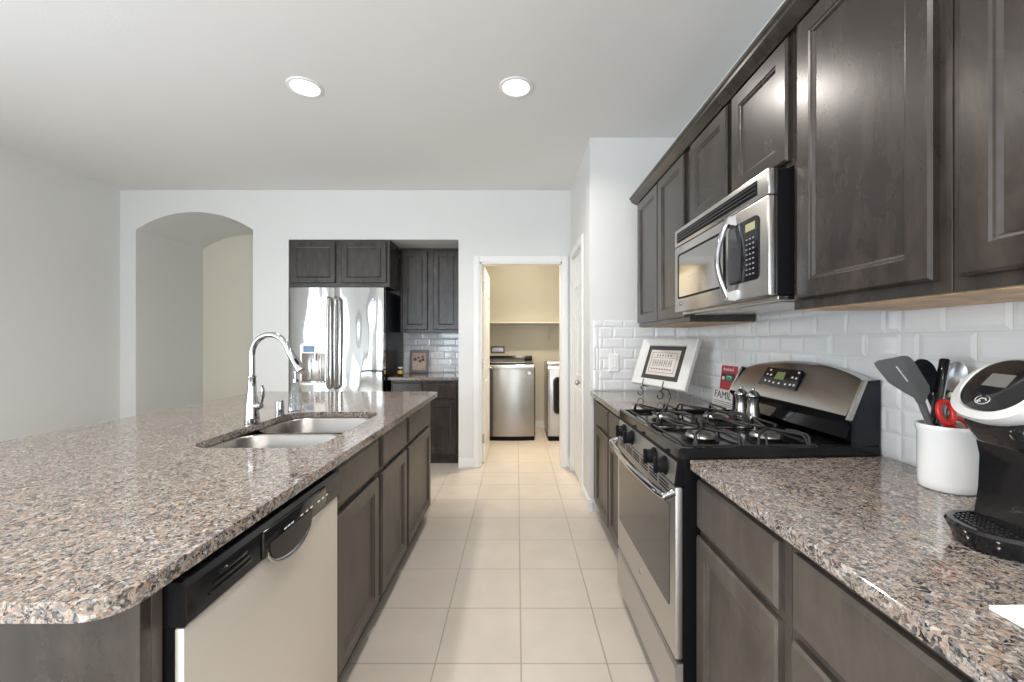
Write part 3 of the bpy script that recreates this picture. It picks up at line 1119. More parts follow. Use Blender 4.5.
FY_ = face_y(4.125)
t = thing('wall_cabinet', 'short dark two-door cabinet above the refrigerator', 'cabinet', (-1.76, 4.3, 1.79))
b = MB(); b.box(RX0 + 0.006, 4.125, 1.785, -1.263, 4.46, RZ - 0.002, 0.0015); build('body', b, 'wood', t)
add_front('door', FY_, -2.235, -1.795, 1.822, 2.232, t, 'wood')
add_front('door', FY_, -1.735, -1.290, 1.822, 2.232, t, 'wood')
t = thing('wall_cabinet', 'tall dark two-door wall cabinet right of the refrigerator', 'cabinet', (-0.88, 4.6, 1.344))
b = MB(); b.box(-1.262, 4.505, 1.344, RXR - 0.002, RY - 0.010, RZ - 0.002, 0.0015); build('body', b, 'wood', t)
F2 = face_y(4.505)
add_front('door', F2, -1.24, -0.965, 1.37, 2.225, t, 'wood')
add_front('door', F2, -0.905, -0.625, 1.37, 2.225, t, 'wood')
t = thing('base_cabinet', 'dark base cabinet right of the refrigerator in the recess', 'cabinet', (-0.88, 4.5, 0))
b = MB(); b.box(-1.275, 4.21, 0.09, -0.600, RY - 0.010, ZT, 0.0015); build('body', b, 'wood', t)
b = MB(); b.box(-1.275, 4.255, 0, -0.600, RY - 0.012, 0.0895); build('toe_kick', b, 'wood', t)
F3 = face_y(4.21)
add_front('drawer', F3, -1.262, -0.955, 0.665, 0.83, t, 'wood', DRAWER)
add_front('drawer', F3, -0.925, -0.615, 0.665, 0.83, t, 'wood', DRAWER)
add_front('door', F3, -1.262, -0.955, 0.115, 0.640, t, 'wood')
add_front('door', F3, -0.925, -0.615, 0.115, 0.640, t, 'wood')
counter('countertop', slab([(-1.30, 4.172), (-0.585, 4.172), (-0.585, RY - 0.010), (-1.30, RY - 0.010)], CT - 0.03, CT),
        'dark granite countertop right of the refrigerator in the recess')

ph = thing('photo_frame', 'grey framed family photo leaning on tile beside the refrigerator', 'picture frame', (-1.12, 4.70, CT))
T = Matrix.Translation((-1.12, 4.745, CT + 0.001)) @ Matrix.Rotation(math.radians(-10), 4, 'X')
b = MB(); b.T = T
b.nest(lambda u, v, d: Vector((-0.108 + u, -d, v)), 0.216, 0.262, [(0, 0), (0, 0.016), (0.004, 0.018), (0.026, 0.018), (0.030, 0.010)]); build('frame', b, 'grey_frame', ph)
b = MB(); b.T = T
b.box(-0.079, -0.0115, 0.030, 0.079, -0.0102, 0.232)
pic = build('photo', b, 'photo_skin', ph)
b = MB(); b.T = T
for hx, hz, r in ((-0.045, 0.155, 0.018), (0.012, 0.135, 0.017), (0.045, 0.15, 0.018), (0.04, 0.185, 0.013), (-0.01, 0.175, 0.013)):
    b.lathe([(r, -0.0116), (r, -0.0122)], (hx, 0, hz), 12, axis='y')
build('figures', b, 'photo_dark', pic)
b = MB(); b.T = T
for hx, hz, w in ((-0.045, 0.085, 0.026), (0.012, 0.075, 0.026), (0.045, 0.088, 0.024)):
    b.box(hx - w, -0.0121, hz - 0.045, hx + w, -0.0117, hz + 0.045)
build('figures', b, 'photo_pale', pic)
jr = thing('jar', 'small black and gold jar beside the grey photo frame', 'jar', (-1.235, 4.40, CT))
b = MB(); b.lathe([(0.022, 0), (0.031, 0.008), (0.034, 0.035), (0.031, 0.065), (0.026, 0.076)], (-1.235, 4.40, CT), 20); jb = build('jar_body', b, 'black_gloss', jr, 50)
b = MB(); b.lathe([(0.0335, 0.018), (0.0350, 0.035), (0.0335, 0.056)], (-1.235, 4.40, CT), 20, cap0=False, cap1=False); build('jar_label', b, 'gold', jb, 50)
b = MB(); b.lathe([(0.028, 0.0765), (0.028, 0.090), (0.024, 0.092)], (-1.235, 4.40, CT), 20); build('lid', b, 'silver', jr, 40)


def plate(name, label, f, w, h, kind):
    t = thing(name, label, 'outlet' if kind == 'outlet' else 'switch', f(w / 2, h / 2, 0))
    b = MB(); b.nest(f, w, h, [(0, 0), (0, 0.003), (0.004, 0.006)]); p = build('cover_plate', b, 'white', t)
    b = MB()
    if kind == 'outlet':
        for v0 in (0.022, h - 0.022 - 0.026):
            b.nest(lambda u, v, d, v0=v0: f(w / 2 - 0.016 + u, v0 + v, 0.0062 + d), 0.032, 0.026, [(0, 0), (0, 0.001), (0.002, 0.002)])
    else:
        b.nest(lambda u, v, d: f(w / 2 - 0.017 + u, h / 2 - 0.034 + v, 0.0062 + d), 0.034, 0.068, [(0, 0), (0, 0.002), (0.003, 0.004), (0.006, 0.003)])
    build('socket' if kind == 'outlet' else 'rocker', b, 'white', t)
    return t


plate('wall_outlet', 'white wall outlet on tile behind the grey photo frame', lambda u, v, d: Vector((-0.955 + u, RY - 0.0085 - d, 1.045 + v)), 0.115, 0.085, 'outlet')
plate('light_switch', 'white rocker switch plate on tile left of the framed sign', lambda u, v, d: Vector((0.672 + u, PY - 0.0085 - d, 1.025 + v)), 0.074, 0.130, 'switch')

# ------------------------------------------------------------------ microwave
MF = 0.765
M0, M1, MZ0, MZ1 = 1.266, 2.020, 1.388, 1.780
mw = thing('microwave', 'stainless over-the-range microwave mounted under the dark wall cabinets', 'microwave', (0.96, 1.64, MZ0))
b = MB(); b.box(0.795, M0 + 0.004, MZ0 + 0.004, XW - 0.001, M1 - 0.003, MZ1, 0.003); build('case', b, 'black', mw)
b = MB(); b.box(0.80, M0 + 0.01, MZ0 - 0.012, XW - 0.03, M1 - 0.01, MZ0 + 0.0035, 0.003)
b.box(0.84, M0 + 0.05, MZ0 - 0.016, 0.95, M0 + 0.33, MZ0 - 0.011, 0.002)
b.box(0.84, M1 - 0.33, MZ0 - 0.016, 0.95, M1 - 0.05, MZ0 - 0.011, 0.002)
build('bottom_vent', b, 'steel', mw)
b = MB()   # upper band with the grille
b.box(MF, M0, 1.6985, 0.7945, M1, MZ1, 0.005)
band = build('grille_band', b, 'steel', mw, 40)
b = MB()
b.box(MF - 0.0015, 1.325, 1.714, MF + 0.001, 1.985, 1.761)
build('vent_grille', b, 'black', band)
b = MB()
for k in range(3):
    b.box(MF - 0.006, 1.327, 1.7225 + 0.0125 * k, MF - 0.0005, 1.983, 1.7255 + 0.0125 * k, 0.001)
build('vent_grille', b, 'grey_glass', band)
b = MB()
b.box(MF, M0, MZ0, 0.7945, M1, 1.6965, 0.006)
mdoor = build('door', b, 'steel', mw, 40)


def rr_x(ya, yb, za, zb, r, n=4):
    return rrect((ya + yb) / 2, (za + zb) / 2, (yb - ya) / 2, (zb - za) / 2, r, n)


b = MB(); b.prism(rr_x(1.535, 1.965, 1.452, 1.652, 0.012), 'x', MF - 0.0025, MF + 0.001); mwin = build('window', b, 'mw_glass', mdoor)
b = MB()
o_ = rr_x(1.530, 1.970, 1.447, 1.657, 0.014); i_ = rr_x(1.538, 1.962, 1.455, 1.649, 0.010)
b.loft([[(MF - 0.0005, p[0], p[1]) for p in o_], [(MF - 0.0040, p[0], p[1]) for p in o_], [(MF - 0.0040, p[0], p[1]) for p in i_], [(MF - 0.0026, p[0], p[1]) for p in i_]])
build('window_frame', b, 'black', mdoor)
b = MB(); b.prism(rr_x(1.312, 1.500, 1.447, 1.652, 0.020), 'x', MF - 0.004, MF + 0.001)
cp = build('control_panel', b, 'black_gloss', mw)
b = MB(); b.prism(rr_x(1.415, 1.495, 1.455, 1.644, 0.006), 'x', MF - 0.0052, MF - 0.0041); build('glass_strip', b, 'grey_glass', cp)
b = MB(); b.box(MF - 0.0052, 1.330, 1.610, MF - 0.0041, 1.385, 1.635); build('display', b, 'led_amber', cp)
b = MB()
for r_ in range(8):
    for c_ in range(3):
        yy, zz = 1.335 + c_ * 0.019, 1.466 + r_ * 0.0165
        b.box(MF - 0.0050, yy, zz, MF - 0.0041, yy + 0.009, zz + 0.005)
build('keypad', b, 'key_grey', cp)
b = MB()
n = 16
hp = []
for k in range(n + 1):
    tt = k / n
    z = 1.405 + (1.675 - 1.405) * tt
    hp.append((MF - 0.020 - 0.030 * math.sin(PI * tt), 1.472 + 0.014 * math.sin(PI * tt), z))
b.tube(hp, 0.0125, 12, flat=(1.0, 0.8))
for z, s in ((1.405, -1), (1.675, 1)):
    b.loft([[(MF + 0.0005, 1.472 - 0.024, z - s * 0.024), (MF + 0.0005, 1.472 + 0.024, z - s * 0.024), (MF + 0.0005, 1.472 + 0.018, z + s * 0.014), (MF + 0.0005, 1.472 - 0.018, z + s * 0.014)],
            [(MF - 0.030, 1.472 - 0.012, z - s * 0.014), (MF - 0.030, 1.472 + 0.014, z - s * 0.014), (MF - 0.024, 1.472 + 0.012, z + s * 0.010), (MF - 0.024, 1.472 - 0.012, z + s * 0.010)]], cap0=True, cap1=True)
build('handle', b, 'chrome', mdoor, 50)
b = MB(); b.lathe([(0.010, 0), (0.010, -0.002), (0.008, -0.003)], (MF, 1.955, 1.425), 16, axis='x'); build('badge', b, 'nickel', mdoor, 40)

# ------------------------------------------------------------------ gas range
R0, R1 = 1.283, 2.030
RG0 = 1.325      # near end of the back guard, set in from the range side
RB = XR - 0.012
rg = thing('gas_range', 'stainless freestanding gas range with black cooktop on the right', 'range', (0.83, 1.655, 0))
b = MB()
b.prism([(0.515, R0 + 0.003), (RB, RG0 + 0.003), (RB, R1 - 0.003), (0.515, R1 - 0.003)], 'z', 0.02, 0.884)
build('body', b, 'black', rg)
b = MB()    # cooktop tray with raised rim
tz = 0.906
loops = []
for (x0, x1, e, z) in ((0.500, RB, 0, 0.8845), (0.500, RB, 0, 0.914), (0.506, RB, 0.006, 0.918), (0.520, RB, 0.018, 0.918), (0.530, RB - 0.05, 0.028, tz)):
    loops.append([(x0, R0 + e, z), (x1, RG0 + e, z), (x1, R1 - e, z), (x0, R1 - e, z)])
b.loft(loops, cap0=True, cap1=True)
build('cooktop', b, 'black_gloss', rg, 30)
# sloped control panel
b = MB()
b.loft([[(0.5145, y, 0.800), (0.489, y, 0.800), (0.500, y, 0.884), (0.5145, y, 0.884)] for y in (R0 + 0.004, R1 - 0.004)], cap0=True, cap1=True)
pnl = build('control_panel', b, 'black', rg)
b = MB()
b.loft([[(0.4905, y, 0.803), (0.4885, y, 0.803), (0.4975, y, 0.872), (0.4995, y, 0.872)] for y in (R0 + 0.014, R1 - 0.014)], cap0=True, cap1=True)
build('panel_face', b, 'steel_h', pnl)
kz, kx = 0.838, 0.4930
for ky in (1.382, 1.490, 1.775, 1.905):
    b = MB()
    b.lathe([(0.031, 0), (0.031, -0.005), (0.025, -0.009), (0.024, -0.026), (0.020, -0.031)], (kx, ky, kz), 20, axis='x')
    b.box(kx - 0.040, ky - 0.007, kz - 0.026, kx - 0.027, ky + 0.007, kz + 0.026, 0.003)
    build('knob', b, 'black', pnl, 40)
# oven door
OX = 0.490
b = MB()
b.box(OX, R0 + 0.005, 0.262, 0.5145, R1 - 0.005, 0.796, 0.005)
od = build('oven_door', b, 'steel_h', rg, 40)
b = MB(); b.prism(rr_x(1.335, 1.985, 0.40, 0.728, 0.012), 'x', OX - 0.002, OX + 0.002); build('window', b, 'dark_glass', od)
b = MB()
for k in range(6):
    for j in range(3):
        yy = 1.345 + k * 0.108
        b.box(OX - 0.001, yy, 0.783 - j * 0.011, OX + 0.002, yy + 0.085, 0.7885 - j * 0.011)
build('vent_slot', b, 'black', od)
b = MB()
n = 18
pts = []
for k in range(n + 1):
    tt = k / n
    pts.append((OX - 0.030 - 0.018 * math.sin(PI * tt) ** 0.7, R0 + 0.012 + (R1 - R0 - 0.024) * tt, 0.765 - 0.004 * math.sin(PI * tt)))
pts = [(OX - 0.002, pts[0][1] + 0.004, pts[0][2] + 0.012)] + pts + [(OX - 0.002, pts[-1][1] - 0.004, pts[-1][2] + 0.012)]
b.tube(pts, 0.0135, 12, flat=(1.0, 0.9))
build('handle', b, 'chrome', od, 50)
b = MB(); b.lathe([(0.012, 0), (0.012, -0.002), (0.009, -0.003)], (OX, 1.655, 0.335), 16, axis='x'); build('badge', b, 'nickel', od, 40)
b = MB()
b.loft([[(0.5145, y, 0.075), (OX, y, 0.075), (OX, y, 0.235), (OX + 0.006, y, 0.248), (0.5145, y, 0.250)] for y in (R0 + 0.005, R1 - 0.005)], cap0=True, cap1=True)
build('storage_drawer', b, 'steel_h', rg)
b = MB(); b.box(0.535, R0 + 0.01, 0.0, RB - 0.02, R1 - 0.01, 0.0195); build('foot', b, 'black', rg)
# back guard: black riser, tilted steel console, black end caps
b = MB()
b.loft([[(RB, y, 0.9185), (1.085, y, 0.9185), (1.060, y, 0.935), (1.075, y, 0.975), (1.048, y, 1.012), (RB, y, 1.012)] for y in (RG0 + 0.016, R1 - 0.016)], cap0=True, cap1=True)
build('backguard_riser', b, 'black_gloss', rg)
n = 24


def top_z(t):
    return 1.118 + 0.050 * (1 - (2 * t - 1) ** 2) ** 0.8


loops = []
for k in range(n + 1):
    tt = k / n
    y = RG0 + 0.014 + (R1 - RG0 - 0.028) * tt
    zt = top_z(tt)
    zb = 1.006 + 0.004 * (1 - (2 * tt - 1) ** 2)
    fz = (zt - zb)
    yf = y - 0.030 * (1 - tt)
    ym = y - 0.016 * (1 - tt)
    loops.append([(RB, y, zb + 0.004), (1.046, yf, zb), (1.034, yf, zb + 0.008), (1.034 + fz * 0.52, ym, zt - 0.012), (1.034 + fz * 0.60 + 0.004, ym, zt), (RB, y, zt + 0.001)])
b = MB(); b.loft(loops, cap0=True, cap1=True)
console = build('backguard_console', b, 'steel', rg, 35)
for yc_, sgn in ((RG0 + 0.0, 1), (R1, -1)):
    b = MB()
    q = 0.013 * sgn
    k1, k2 = (-0.030, -0.016) if sgn > 0 else (0, 0)
    b.loft([[(RB, yc_ + s, 0.9185), (1.050, yc_ + k1 + s, 0.9185), (1.052, yc_ + k1 + s, 0.985), (1.034, yc_ + k1 + s, 1.004), (1.096, yc_ + k2 + s, 1.122), (RB, yc_ + s, 1.126)] for s in (0.0005 * sgn, q)], cap0=True, cap1=True)
    ec = build('end_cap', b, 'navy_black', rg)
    b = MB()
    b.loft([[(1.043, yc_ + k1 + s, 1.001), (1.0305, yc_ + k1 + s, 1.003), (1.0935, yc_ + k2 + s, 1.126), (1.106, yc_ + k2 + s, 1.128)] for s in (-0.0005 * sgn, q * 0.85)], cap0=True, cap1=True)
    build('edge_trim', b, 'nickel', ec)
# clock panel on the console
def con(y, s, d=0.0):   # point on the sloped console face
    x = 1.034 + 0.075 * s
    z = 1.014 + 0.144 * s
    nx, nz = -0.887, 0.462
    return Vector((x + nx * d, y, z + nz * d))


b = MB()
b.loft([[con(y, s, d) for y, s in ((1.580, 0.33), (1.825, 0.33), (1.812, 0.84), (1.590, 0.84))] for d in (-0.001, 0.0035)], cap0=True, cap1=True)
ck = build('clock_panel', b, 'black_gloss', rg)
b = MB()
b.loft([[con(y, s, d) for y, s in ((1.675, 0.54), (1.735, 0.54), (1.730, 0.74), (1.680, 0.74))] for d in (0.003, 0.0045)], cap0=True, cap1=True)
build('display', b, 'led_green', ck)
for y, s in ((1.600, 0.44), (1.622, 0.44), (1.650, 0.43), (1.690, 0.43), (1.725, 0.43), (1.755, 0.45), (1.785, 0.46), (1.605, 0.62), (1.628, 0.63), (1.765, 0.63), (1.790, 0.64), (1.780, 0.76), (1.605, 0.77)):
    b = MB()
    b.loft([[con(y + a, s + c, d) for a, c in ((-0.005, -0.02), (0.005, -0.02), (0.005, 0.025), (-0.005, 0.025))] for d in (0.003, 0.0045)], cap0=True, cap1=True)
    build('button', b, 'pale_print', ck)
# burners and grates
for bx_, by_ in ((0.635, 1.435), (0.860, 1.435), (0.640, 1.800), (0.860, 1.800)):
    b = MB()
    b.lathe([(0.058, 0), (0.056, 0.004), (0.042, 0.007), (0.040, 0.0135)], (bx_, by_, tz), 28)
    bn = build('burner', b, 'black', rg, 45)
    b = MB()
    b.lathe([(0.049, 0.014), (0.052, 0.017), (0.051, 0.021), (0.040, 0.029), (0.020, 0.034)], (bx_, by_, tz), 28)
    build('burner_cap', b, 'dull_metal', bn, 45)
for gy0, gy1, bys in ((1.318, 1.640, 1.435), (1.672, 1.998, 1.800)):
    b = MB()
    gx0, gx1 = 0.540, 0.946
    zr, zt_ = 0.918, 0.950
    r = 0.0044
    # low outer frame
    fr_ = [(gx0, gy0, zr), (gx1, gy0, zr), (gx1, gy1, zr), (gx0, gy1, zr)]
    for k in range(4):
        p, q = Vector(fr_[k]), Vector(fr_[(k + 1) % 4])
        b.tube([p, q], r, 8)
    for p in fr_:
        b.tube([(p[0], p[1], tz + 0.0005), p], r * 1.2, 8)
    xm = (gx0 + gx1) / 2
    b.tube([(xm, gy0, zr), (xm, gy1, zr)], r, 8)
    for bxx in (0.637, 0.860):
        x_a, x_b = (gx0, xm) if bxx < xm else (xm, gx1)
        c = Vector((bxx, bys, zt_))
        # hoops across the corners, pointing at the burner
        for sx in (-1, 1):
            for sy in (-1, 1):
                cx_, cy_ = (x_a if sx < 0 else x_b), (gy0 if sy < 0 else gy1)
                k0 = Vector((cx_ - sx * 0.022, cy_ - sy * 0.0, zr))
                dirv = Vector((c.x - k0.x, c.y - k0.y, 0))
                L = dirv.length
                dirv.normalize()
                k1 = k0 + dirv * 0.012 + Vector((0, 0, zt_ - zr - 0.006))
                k2 = k0 + dirv * 0.022 + Vector((0, 0, zt_ - zr))
                k3 = k0 + dirv * (L - 0.016) + Vector((0, 0, zt_ - zr))
                b.tube([k0, k1, k2, k3], r, 8)
        # low legs that hoop beside the burner
        for sx in (-1, 1):
            hx = bxx + sx * 0.068
            b.tube([(hx, gy0, zr), (hx, gy0 + 0.004, zt_ - 0.006), (hx, gy0 + 0.012, zt_), (hx, bys - 0.05, zt_), (hx - sx * 0.02, bys - 0.03, zt_)], r, 8)
            b.tube([(hx, gy1, zr), (hx, gy1 - 0.004, zt_ - 0.006), (hx, gy1 - 0.012, zt_), (hx, bys + 0.05, zt_), (hx - sx * 0.02, bys + 0.03, zt_)], r, 8)
    build('grate', b, 'iron', rg, 50)

# salt and pepper mills on the back of the cooktop
for k, (sx_, sy_, lab, nm) in enumerate(((0.986, 1.83, 'metal pepper mill at the back of the range, nearer the small signs', 'pepper_mill'),
                                         (1.004, 1.768, 'metal salt mill at the back of the range, nearer the clock panel', 'salt_mill'))):
    t = thing(nm, lab, 'mill', (sx_, sy_, tz), 'metal salt and pepper mills')
    b = MB(); b.lathe([(0.029, 0.0005), (0.030, 0.006), (0.027, 0.03), (0.0215, 0.065), (0.021, 0.085), (0.024, 0.100), (0.025, 0.104)], (sx_, sy_, tz), 24); build('mill_body', b, 'nickel', t, 50)
    b = MB(); b.lathe([(0.024, 0.1045), (0.0275, 0.108), (0.0275, 0.114), (0.023, 0.119), (0.022, 0.122), (0.012, 0.131), (0.005, 0.134), (0.006, 0.141), (0.003, 0.146)], (sx_, sy_, tz), 24); build('cap', b, 'chrome', t, 50)

# ------------------------------------------------------------------ far-corner counter items
# framed sign on a wire easel
k_ = 0.82
th_, ph_ = 1.264, 0.329
u = Vector((math.cos(th_), -math.sin(th_), 0)); nrm = Vector((-math.sin(th_), -math.cos(th_), 0))
up = Vector((0, 0, math.cos(ph_))) - nrm * math.sin(ph_)
fc_ = Vector((0.8717, 2.638, 0.963))
FW, FH = 0.54, 0.32
out = u.cross(up)
if out.dot(nrm) < 0:
    out = -out
ff_ = lambda uu, vv, dd: fc_ + u * (uu - FW / 2) + up * vv + out * (dd - 0.026)
t = thing('framed_sign', 'white wooden framed sign with charcoal mat on a wire easel', 'framed sign', fc_)
b = MB()
steps = [(0, 0, 0), (0, 0, 0.020), (0.006, 0.006, 0.026), (0.080, 0.042, 0.022), (0.086, 0.047, 0.014)]
b.loft([[ff_(a, c, d), ff_(FW - a, c, d), ff_(FW - a, FH - c, d), ff_(a, FH - c, d)] for a, c, d in steps], cap0=True, cap1=True)
frm = build('frame', b, 'frame_white', t)
b = MB(); b.loft([[ff_(0.087, 0.048, d), ff_(FW - 0.087, 0.048, d), ff_(FW - 0.087, FH - 0.048, d), ff_(0.087, FH - 0.048, d)] for d in (0.0145, 0.0155)], cap0=True, cap1=True)
build('mat', b, 'mat_dark', t)
b = MB(); b.loft([[ff_(0.124, 0.076, d), ff_(FW - 0.124, 0.076, d), ff_(FW - 0.124, FH - 0.076, d), ff_(0.124, FH - 0.076, d)] for d in (0.016, 0.0168)], cap0=True, cap1=True)
prn = build('print', b, 'print', t)
b = MB()


def fbar(u0, v0, u1, v1):
    b.loft([[ff_(u0, v0, d), ff_(u1, v0, d), ff_(u1, v1, d), ff_(u0, v1, d)] for d in (0.0169, 0.0174)], cap0=True, cap1=True)


for u0, v0, u1, v1 in ((0.145, 0.093, 0.395, 0.0955), (0.145, 0.2245, 0.395, 0.227), (0.145, 0.093, 0.149, 0.227), (0.391, 0.093, 0.395, 0.227), (0.165, 0.191, 0.375, 0.1935)):
    fbar(u0, v0, u1, v1)
for k in range(9):      # blurred words: illegible letter strokes
    fbar(0.172 + 0.0225 * k, 0.135, 0.179 + 0.0225 * k, 0.180)
    if k % 2:
        fbar(0.172 + 0.0225 * k, 0.155, 0.190 + 0.0225 * k, 0.161)
for k in range(6):
    fbar(0.195 + 0.027 * k, 0.201, 0.207 + 0.027 * k, 0.214)
for k in range(8):
    fbar(0.170 + 0.026 * k, 0.112, 0.186 + 0.026 * k, 0.121)
build('faded_lettering', b, 'ink', prn)
t = thing('easel', 'black wire easel with scrolled feet holding the white framed sign', 'easel', (fc_.x, fc_.y, CT))
for su in (-0.105, 0.100):
    b = MB()
    p = fc_ + u * su + out * 0.004
    foot = Vector((p.x, p.y, CT + 0.004)) + nrm * 0.03
    b.tube([p + out * 0.016 + up * 0.035, p + out * 0.015 + up * 0.004, p - up * 0.006 + out * 0.008, p - up * 0.006 - out * 0.024], 0.0032, 6)
    sc = []
    for k in range(13):
        a = PI * 0.5 + k / 12 * PI * 1.6
        rr = 0.026 * (1 - 0.35 * k / 12)
        sc.append(foot + Vector((0, 0, 0.028)) + Vector((0, 0, 1)) * rr * math.sin(a) + nrm * rr * math.cos(a))
    b.tube([p - up * 0.006 - out * 0.0] + sc, 0.0032, 6)
    build('foot', b, 'iron', t, 60)
b = MB()
for su in (-0.105, 0.100):
    p = fc_ + u * su
    b.tube([p - up * 0.006 - out * 0.029, p + up * 0.16 - out * 0.031], 0.0032, 6)
pc = fc_ - u * 0.05
b.tube([fc_ - u * 0.105 + up * 0.13 - out * 0.031, fc_ + u * 0.10 + up * 0.13 - out * 0.031], 0.0032, 6)
leg0 = pc + up * 0.13 - out * 0.033
b.tube([leg0, Vector((leg0.x + 0.085, leg0.y + 0.03, CT + 0.004))], 0.0032, 6)
build('back_stand', b, 'iron', t, 60)

# white block sign and red sign behind the range
t = thing('block_sign', 'small white FAMILY block sign on the counter behind the range', 'sign', (1.13, 2.28, CT))
BYA, BYB = 2.385, 2.120
lean = 0.12
fbk = lambda uu, vv, dd: Vector((1.118 + vv * lean - dd, BYA - uu, CT + 0.001 + vv))
b = MB(); b.nest(fbk, BYA - BYB, 0.098, [(0, -0.014), (0, 0), (0.0015, 0.0015)]); bs = build('block', b, 'frame_white', t)
text_part('lettering', 'FAMILY', 0.058, 'ink_black', basis(fbk(0.132, 0.068, 0.0022), (0, -1, 0), (lean, 0, 1)) @ Matrix.Diagonal((1.22, 1, 1, 1)), bs)
for vv in (0.012, 0.022, 0.032):
    b = MB()
    b.nest(lambda uu, v2, dd, vv=vv: fbk(0.02 + uu, vv + v2, 0.0015 + dd), 0.21, 0.0035, [(0, 0), (0, 0.0006)])
    build('text_line', b, 'ink', bs)
t = thing('red_sign', 'small red printed sign leaning on tile behind the white block sign', 'sign', (1.15, 2.28, CT))
RYA, RYB = 2.350, 2.190
frd = lambda uu, vv, dd: Vector((1.134 + vv * 0.11 - dd, RYA - uu, CT + 0.001 + vv))
b = MB(); b.nest(frd, RYA - RYB, 0.228, [(0, -0.006), (0, 0), (0.001, 0.001)]); rs = build('panel', b, 'red', t)
b = MB(); b.nest(lambda uu, v2, dd: frd(0.012 + uu, 0.145 + v2, 0.001 + dd), 0.136, 0.042, [(0, 0), (0, 0.0006)]); pa = build('picture', b, 'mat_dark', t)
b = MB(); b.nest(lambda uu, v2, dd: frd(0.060 + uu, 0.148 + v2, 0.0017 + dd), 0.070, 0.030, [(0, 0), (0, 0.0006)]); build('picture_detail', b, 'green', pa)
b = MB()
b.nest(lambda uu, v2, dd: frd(0.02 + uu, 0.150 + v2, 0.0017 + dd), 0.026, 0.018, [(0, 0), (0, 0.0006)])
b.tube([frd(0.07, 0.163, 0.003), frd(0.085, 0.172, 0.003), frd(0.105, 0.172, 0.003), frd(0.118, 0.163, 0.003)], 0.0022, 6)
build('picture_detail', b, 'pale_print', pa)
b = MB()
for k in range(7):
    uu = 0.030 + 0.016 * k
    b.tube([frd(uu, 0.201, 0.002), frd(uu + 0.003, 0.214 if k % 3 else 0.219, 0.002), frd(uu + 0.008, 0.206, 0.002), frd(uu + 0.012, 0.203, 0.002)], 0.0016, 6)
build('script_lettering', b, 'pale_print', rs)

# ------------------------------------------------------------------ near counter items
CX, CY = 1.066, 1.030
cr = thing('utensil_crock', 'white ceramic utensil crock against the tile beside the coffee maker', 'crock', (CX, CY, CT))
b = MB()
b.lathe([(0.052, 0.0005), (0.055, 0.004), (0.0555, 0.02), (0.0565, 0.138), (0.0590, 0.146), (0.0600, 0.154), (0.0590, 0.159), (0.055, 0.159), (0.0525, 0.150), (0.0505, 0.02), (0.0, 0.012)], (CX, CY, CT), 40, cap1=False)
build('pot', b, 'ceramic', cr, 50)


def flat_shape(mb, pts, nrm_, thick):
    nrm_ = Vector(nrm_).normalized() * thick / 2
    mb.loft([[Vector(p) - nrm_ for p in pts], [Vector(p) + nrm_ for p in pts]], cap0=True, cap1=True)


def pxp(x, y, Y):
    return Vector(((x - 517) * Y / 416, Y, 1.25 - (y - 341) * Y / 416))


inpot = CT + 0.022
# turner: slotted grey head bent from its handle
t = thing('spatula', 'grey slotted nylon spatula leaning left in the white crock', 'spatula', (1.05, 1.03, inpot))
hd = [(874.5, 363.5), (879, 361.0), (905, 356.2), (909.5, 357.0), (914, 361), (929.5, 386), (930.2, 391), (927.5, 397), (925.2, 402), (917.2, 403), (914, 398), (903, 392), (889, 383), (876, 367)]
sl = [(895.3, 366.2), (897.2, 366.0), (909.3, 381.8), (907.8, 383)]
Yv = lambda x: 0.990 + (x - 874) / 56 * 0.028
b = MB()
bm = b.bm
edges = []
for lp in (hd, sl):
    vs = [bm.verts.new(pxp(x, y, Yv(x))) for x, y in lp]
    edges += [bm.edges.new((vs[i], vs[(i + 1) % len(vs)])) for i in range(len(vs))]
bmesh.ops.triangle_fill(bm, use_beauty=True, edges=edges)
r_ = bmesh.ops.extrude_face_region(bm, geom=list(bm.faces))
bmesh.ops.translate(bm, verts=[g for g in r_['geom'] if isinstance(g, bmesh.types.BMVert)], vec=(0.0015, 0.004, 0.0015))
build('blade', b, 'grey_plastic', t)
b = MB()
h0, h1 = pxp(921.3, 402, 1.0225), pxp(929.5, 424, 1.031)
b.tube([h0, h1, h1 + (h1 - h0).normalized() * 0.06, Vector((1.046, 1.006, inpot + 0.004))], [0.0085, 0.0075, 0.0065, 0.006], 10, flat=(1.0, 0.7))
build('handle', b, 'grey_plastic', t, 50)
# dark serving spoon behind the turner
t = thing('serving_spoon', 'dark navy round-headed spoon behind the grey spatula', 'spoon', (1.06, 1.09, inpot))
b = MB()
cc = pxp(924.5, 377, 1.068)
ax = Vector((0.35, 0.05, -0.93)).normalized(); sd = Vector((0.93, 0.10, 0.35)).normalized(); fr3 = ax.cross(sd).normalized()
if fr3.y > 0: fr3 = -fr3
loops = []
for rr, dd in ((1.0, 0.0), (0.98, -0.003), (0.7, 0.008), (0.35, 0.013), (0.02, 0.014)):
    loops.append([cc + ax * 0.048 * rr * math.cos(a) + sd * 0.036 * rr * math.sin(a) - fr3 * dd for a in (2 * PI * q / 24 for q in range(24))])
b.loft([[p + fr3 * 0.0 for p in loops[0]]] + loops[1:], cap1=True)
b.loft([[p - fr3 * 0.003 for p in lp] for lp in loops], cap1=True)
build('bowl', b, 'navy_black', t, 60)
b = MB(); b.tube([cc + ax * 0.044 - fr3 * 0.003, cc + ax * 0.09, Vector((1.084, 1.062, inpot + 0.004))], [0.007, 0.006, 0.0055], 8); build('handle', b, 'navy_black', t, 60)
